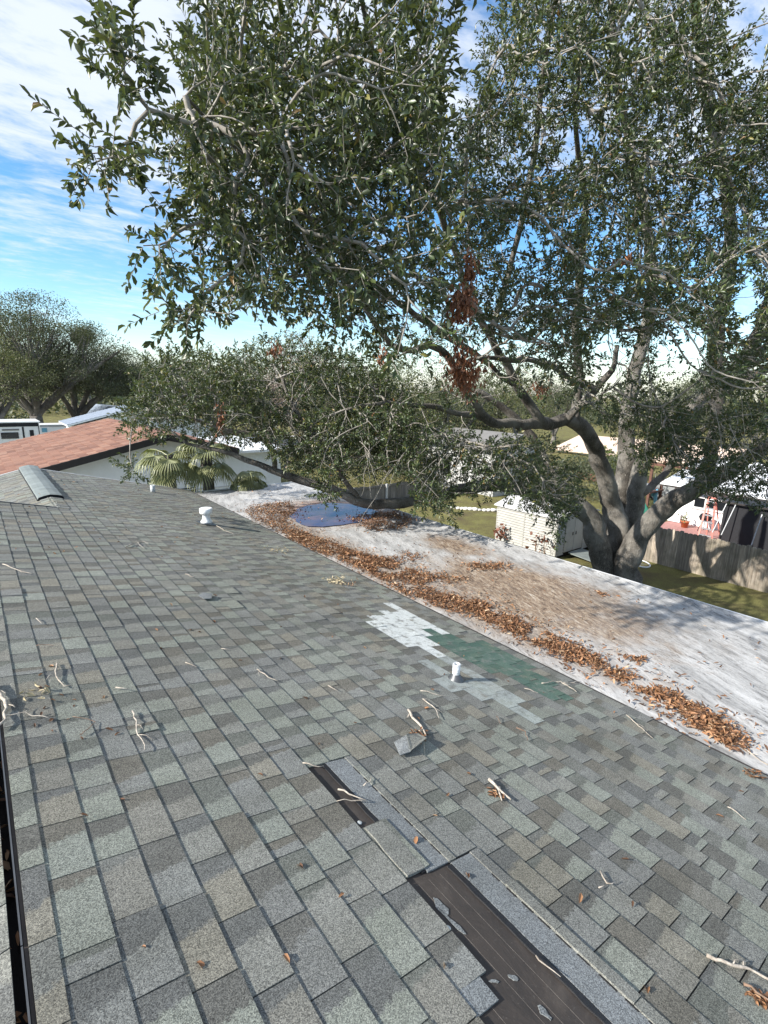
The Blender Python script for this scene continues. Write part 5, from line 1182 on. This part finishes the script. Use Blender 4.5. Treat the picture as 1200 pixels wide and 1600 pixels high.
# small things on the patio
P = atx(1052, 812, wx-.15); m = MB(); m.box((wx-.12, P.y, .25), (.03, .55, .4)); m.box((wx-.14, P.y, .47), (.05, .6, .03)); tag(m.build('white_board', M['white_paint']), 'small white board leaning on the house wall', 'board')
P = atz(1070, 818, .2); pt = thing('flower_pot', 'brown flower pot with dry plant by the house wall', 'pot', (P.x, P.y, 0)); m = MB(); m.lathe((P.x,P.y,0), [(.12,0), (.17,.28), (.19,.28), (.19,.32), (0,.3)], 14); m.build('pot', M['terracotta'], pt, True)
pos = np.array((P.x, P.y, .45)) + rng.normal(size=(40,3))*.1; V, FS = scatter(pos, rdir(40)+np.array([0,0,.5]), rdir(40), rng.uniform(.1,.16,40), leaf_template(), np.ones(40)); obj('plant', mesh_np(V, FS, M['leaf_pale'], True), pt, 'stuff')
P = atx(1100, 822, wx-.7); gr = thing('grill', 'small black grill behind the ladder', 'grill', (P.x, P.y, 0)); m = MB(); m.lathe((P.x,P.y,.45), [(.03,0), (.2,.06), (.26,.2), (.26,.22), (.2,.34), (.03,.4)], 16); m.build('bowl', M['black'], gr, True)
for a in (0.3, 2.4, 4.5):
    m = MB(); m.tube([(P.x+.1*math.cos(a), P.y+.1*math.sin(a), .5), (P.x+.25*math.cos(a), P.y+.25*math.sin(a), .02)], .014, 6); m.build('leg', M['black'], gr)
# play set
ps = atz(1002, 812, 0); pl = thing('play_set', 'timber play set with green slide seen through the oak trunks', 'play set', ps)
for dx, dy in ((0,0), (0,1.3), (1.3,0), (1.3,1.3)):
    m = MB(); m.box((ps.x+.6+dx, ps.y+.1+dy, 1.35), (.11,.11,2.7)); m.build('post', M['rust_wood'], pl)
m = MB(); m.box((ps.x+1.25, ps.y+.75, 1.25), (1.5,1.5,.08)); m.build('deck', M['rust_wood'], pl)
m = MB(); m.bar((ps.x+.6, ps.y+.1, 2.65), (ps.x+.6, ps.y-2.4, 2.65), .12, .12); m.build('beam', M['rust_wood'], pl)
S0 = atx(1000, 789, ps.x+.4); S1 = atx(1018, 812, ps.x-.2); m = MB(); w = Vector((.22,.12,0)); dv = S1-S0
prof = [Vector((-.25,0,.14)), Vector((-.2,0,0)), Vector((.2,0,0)), Vector((.25,0,.14))]; vs = []; fs = []; dirn = Vector((dv.x, dv.y, 0)).normalized(); sdv = Vector((-dirn.y, dirn.x, 0))
for i in range(9):
    t = i/8; c = S0 + dv*t + Vector((0,0,-.18*math.sin(math.pi*t)))
    for q in prof: vs.append(c + sdv*q.x + Vector((0,0,q.z)))
for i in range(8):
    for j in range(3): fs.append((i*4+j, i*4+j+1, i*4+5+j, i*4+4+j))
m.add(vs, fs); so = m.build('slide', M['green_plastic'], pl, True); sm = so.modifiers.new('s', 'SOLIDIFY'); sm.thickness = .025
for px, py in ((1022,760), (1026,772)):
    P = atx(px, py, ps.x+1.4); m = MB(); m.tube([P+Vector((0,0,.6)), P+Vector((0,0,-.5))], .012, 5); m.build('rope', M['alu'], pl); m = MB(); m.tube([P+Vector((0,0,.25)), P+Vector((0,.05,-.1)), P+Vector((0,0,-.5))], [.05,.10,.07], 10); m.build('swing', M['blue_plastic'], pl, True)
P = atz(1024, 803, .1); m = MB(); m.lathe((P.x, P.y, 0), [(.45,0), (.52,.02), (.55,.22), (.52,.22), (.48,.05), (0,.05)], 20); tag(m.build('paddling_pool', M['blue_plastic'], None, True), 'small blue paddling pool beside the play set', 'pool')
# red brown fence behind the play set
fx2 = 33; fe = thing('board_fence', 'red brown board fence behind the play set', 'fence', (fx2, 14, 0)); ztt = atx(1030, 757, fx2).z
for i in range(60):
    y = 9.2 + i*.17; m = MB(); m.box((fx2, y, ztt/2), (.02, .16, ztt+rt.uniform(-.04,.04))); m.build('board', M['rust_wood'], fe)
# beige roofed house, pale car port pieces beyond
hx = 46; b0 = atx(905, 705, hx); b1 = atx(1015, 712, hx); bt = atx(930, 682, hx+4)
be = thing('beige_house', 'far house with pale pinkish beige roof seen past the oak trunks', 'house', (hx+4, (b0.y+b1.y)/2, 0))
m = MB(); m.poly([(hx, b0.y+3, b0.z), (hx, b1.y-6, b0.z), (hx+5, b1.y-6, bt.z), (hx+5, b0.y+3, bt.z)], (0,0,-.15)); m.build('roof', M['beige'], be)
m = MB(); m.box((hx+3.2, (b0.y+b1.y)/2-1.5, b0.z/2), (5.4, b0.y-b1.y+8, b0.z-.1)); m.build('wall', M['stucco'], be)
for q in (0, 3, 6):
    m = MB(); m.box((hx+.48, b1.y-2+q, b0.z*.55), (.04, 1.1, 1.0)); w = m.build('window', M['glass'], be)
hedge('hedge', 'yellow green hedge glimpsed behind the oak fork', atz(935,745,0), atz(1010,752,0), 1.9, 1.2, 3500, 'hedge', .14)
hedge('hedge', 'long dark hedge closing the yard behind the shed', (27,12.5,0), (24,30,0), 2.3, 1.6, 15000, 'leaf_far', .13)
hedge('hedge', 'dark shrubs growing right behind the grey back fence', (7,24,0), (27,23.5,0), 2.7, 2.0, 16000, 'leaf_far', .125)
gx = 30; P = atx(1070, 740, gx); cp = thing('grey_car', 'grey car glimpsed through the leaves right of the oak', 'car', (gx+1, P.y, 0))
m = MB(); prof = [(-2.1,.35), (-2.15,.75), (-1.3,.9), (-.7,1.38), (.8,1.4), (1.5,.95), (2.1,.85), (2.15,.35)]; m.poly([(gx, P.y+a, b) for a, b in prof], (1.7,0,0)); m.build('body', M['alu'], cp)
m = MB(); m.poly([(gx-.01, P.y+a, b) for a, b in ((-1.1,.95), (-.65,1.3), (.72,1.32), (1.25,.97))], (1.72,0,0)); m.build('window', M['glass'], cp)
for dy in (-1.35, 1.35):
    m = MB(); m.tube([(gx-.03, P.y+dy, .32), (gx+.2, P.y+dy, .32)], .32, 18); w = m.build('wheel', M['black'], cp)
    m = MB(); m.tube([(gx-.05, P.y+dy, .32), (gx-.02, P.y+dy, .32)], .19, 14); m.build('rim', M['alu'], w)
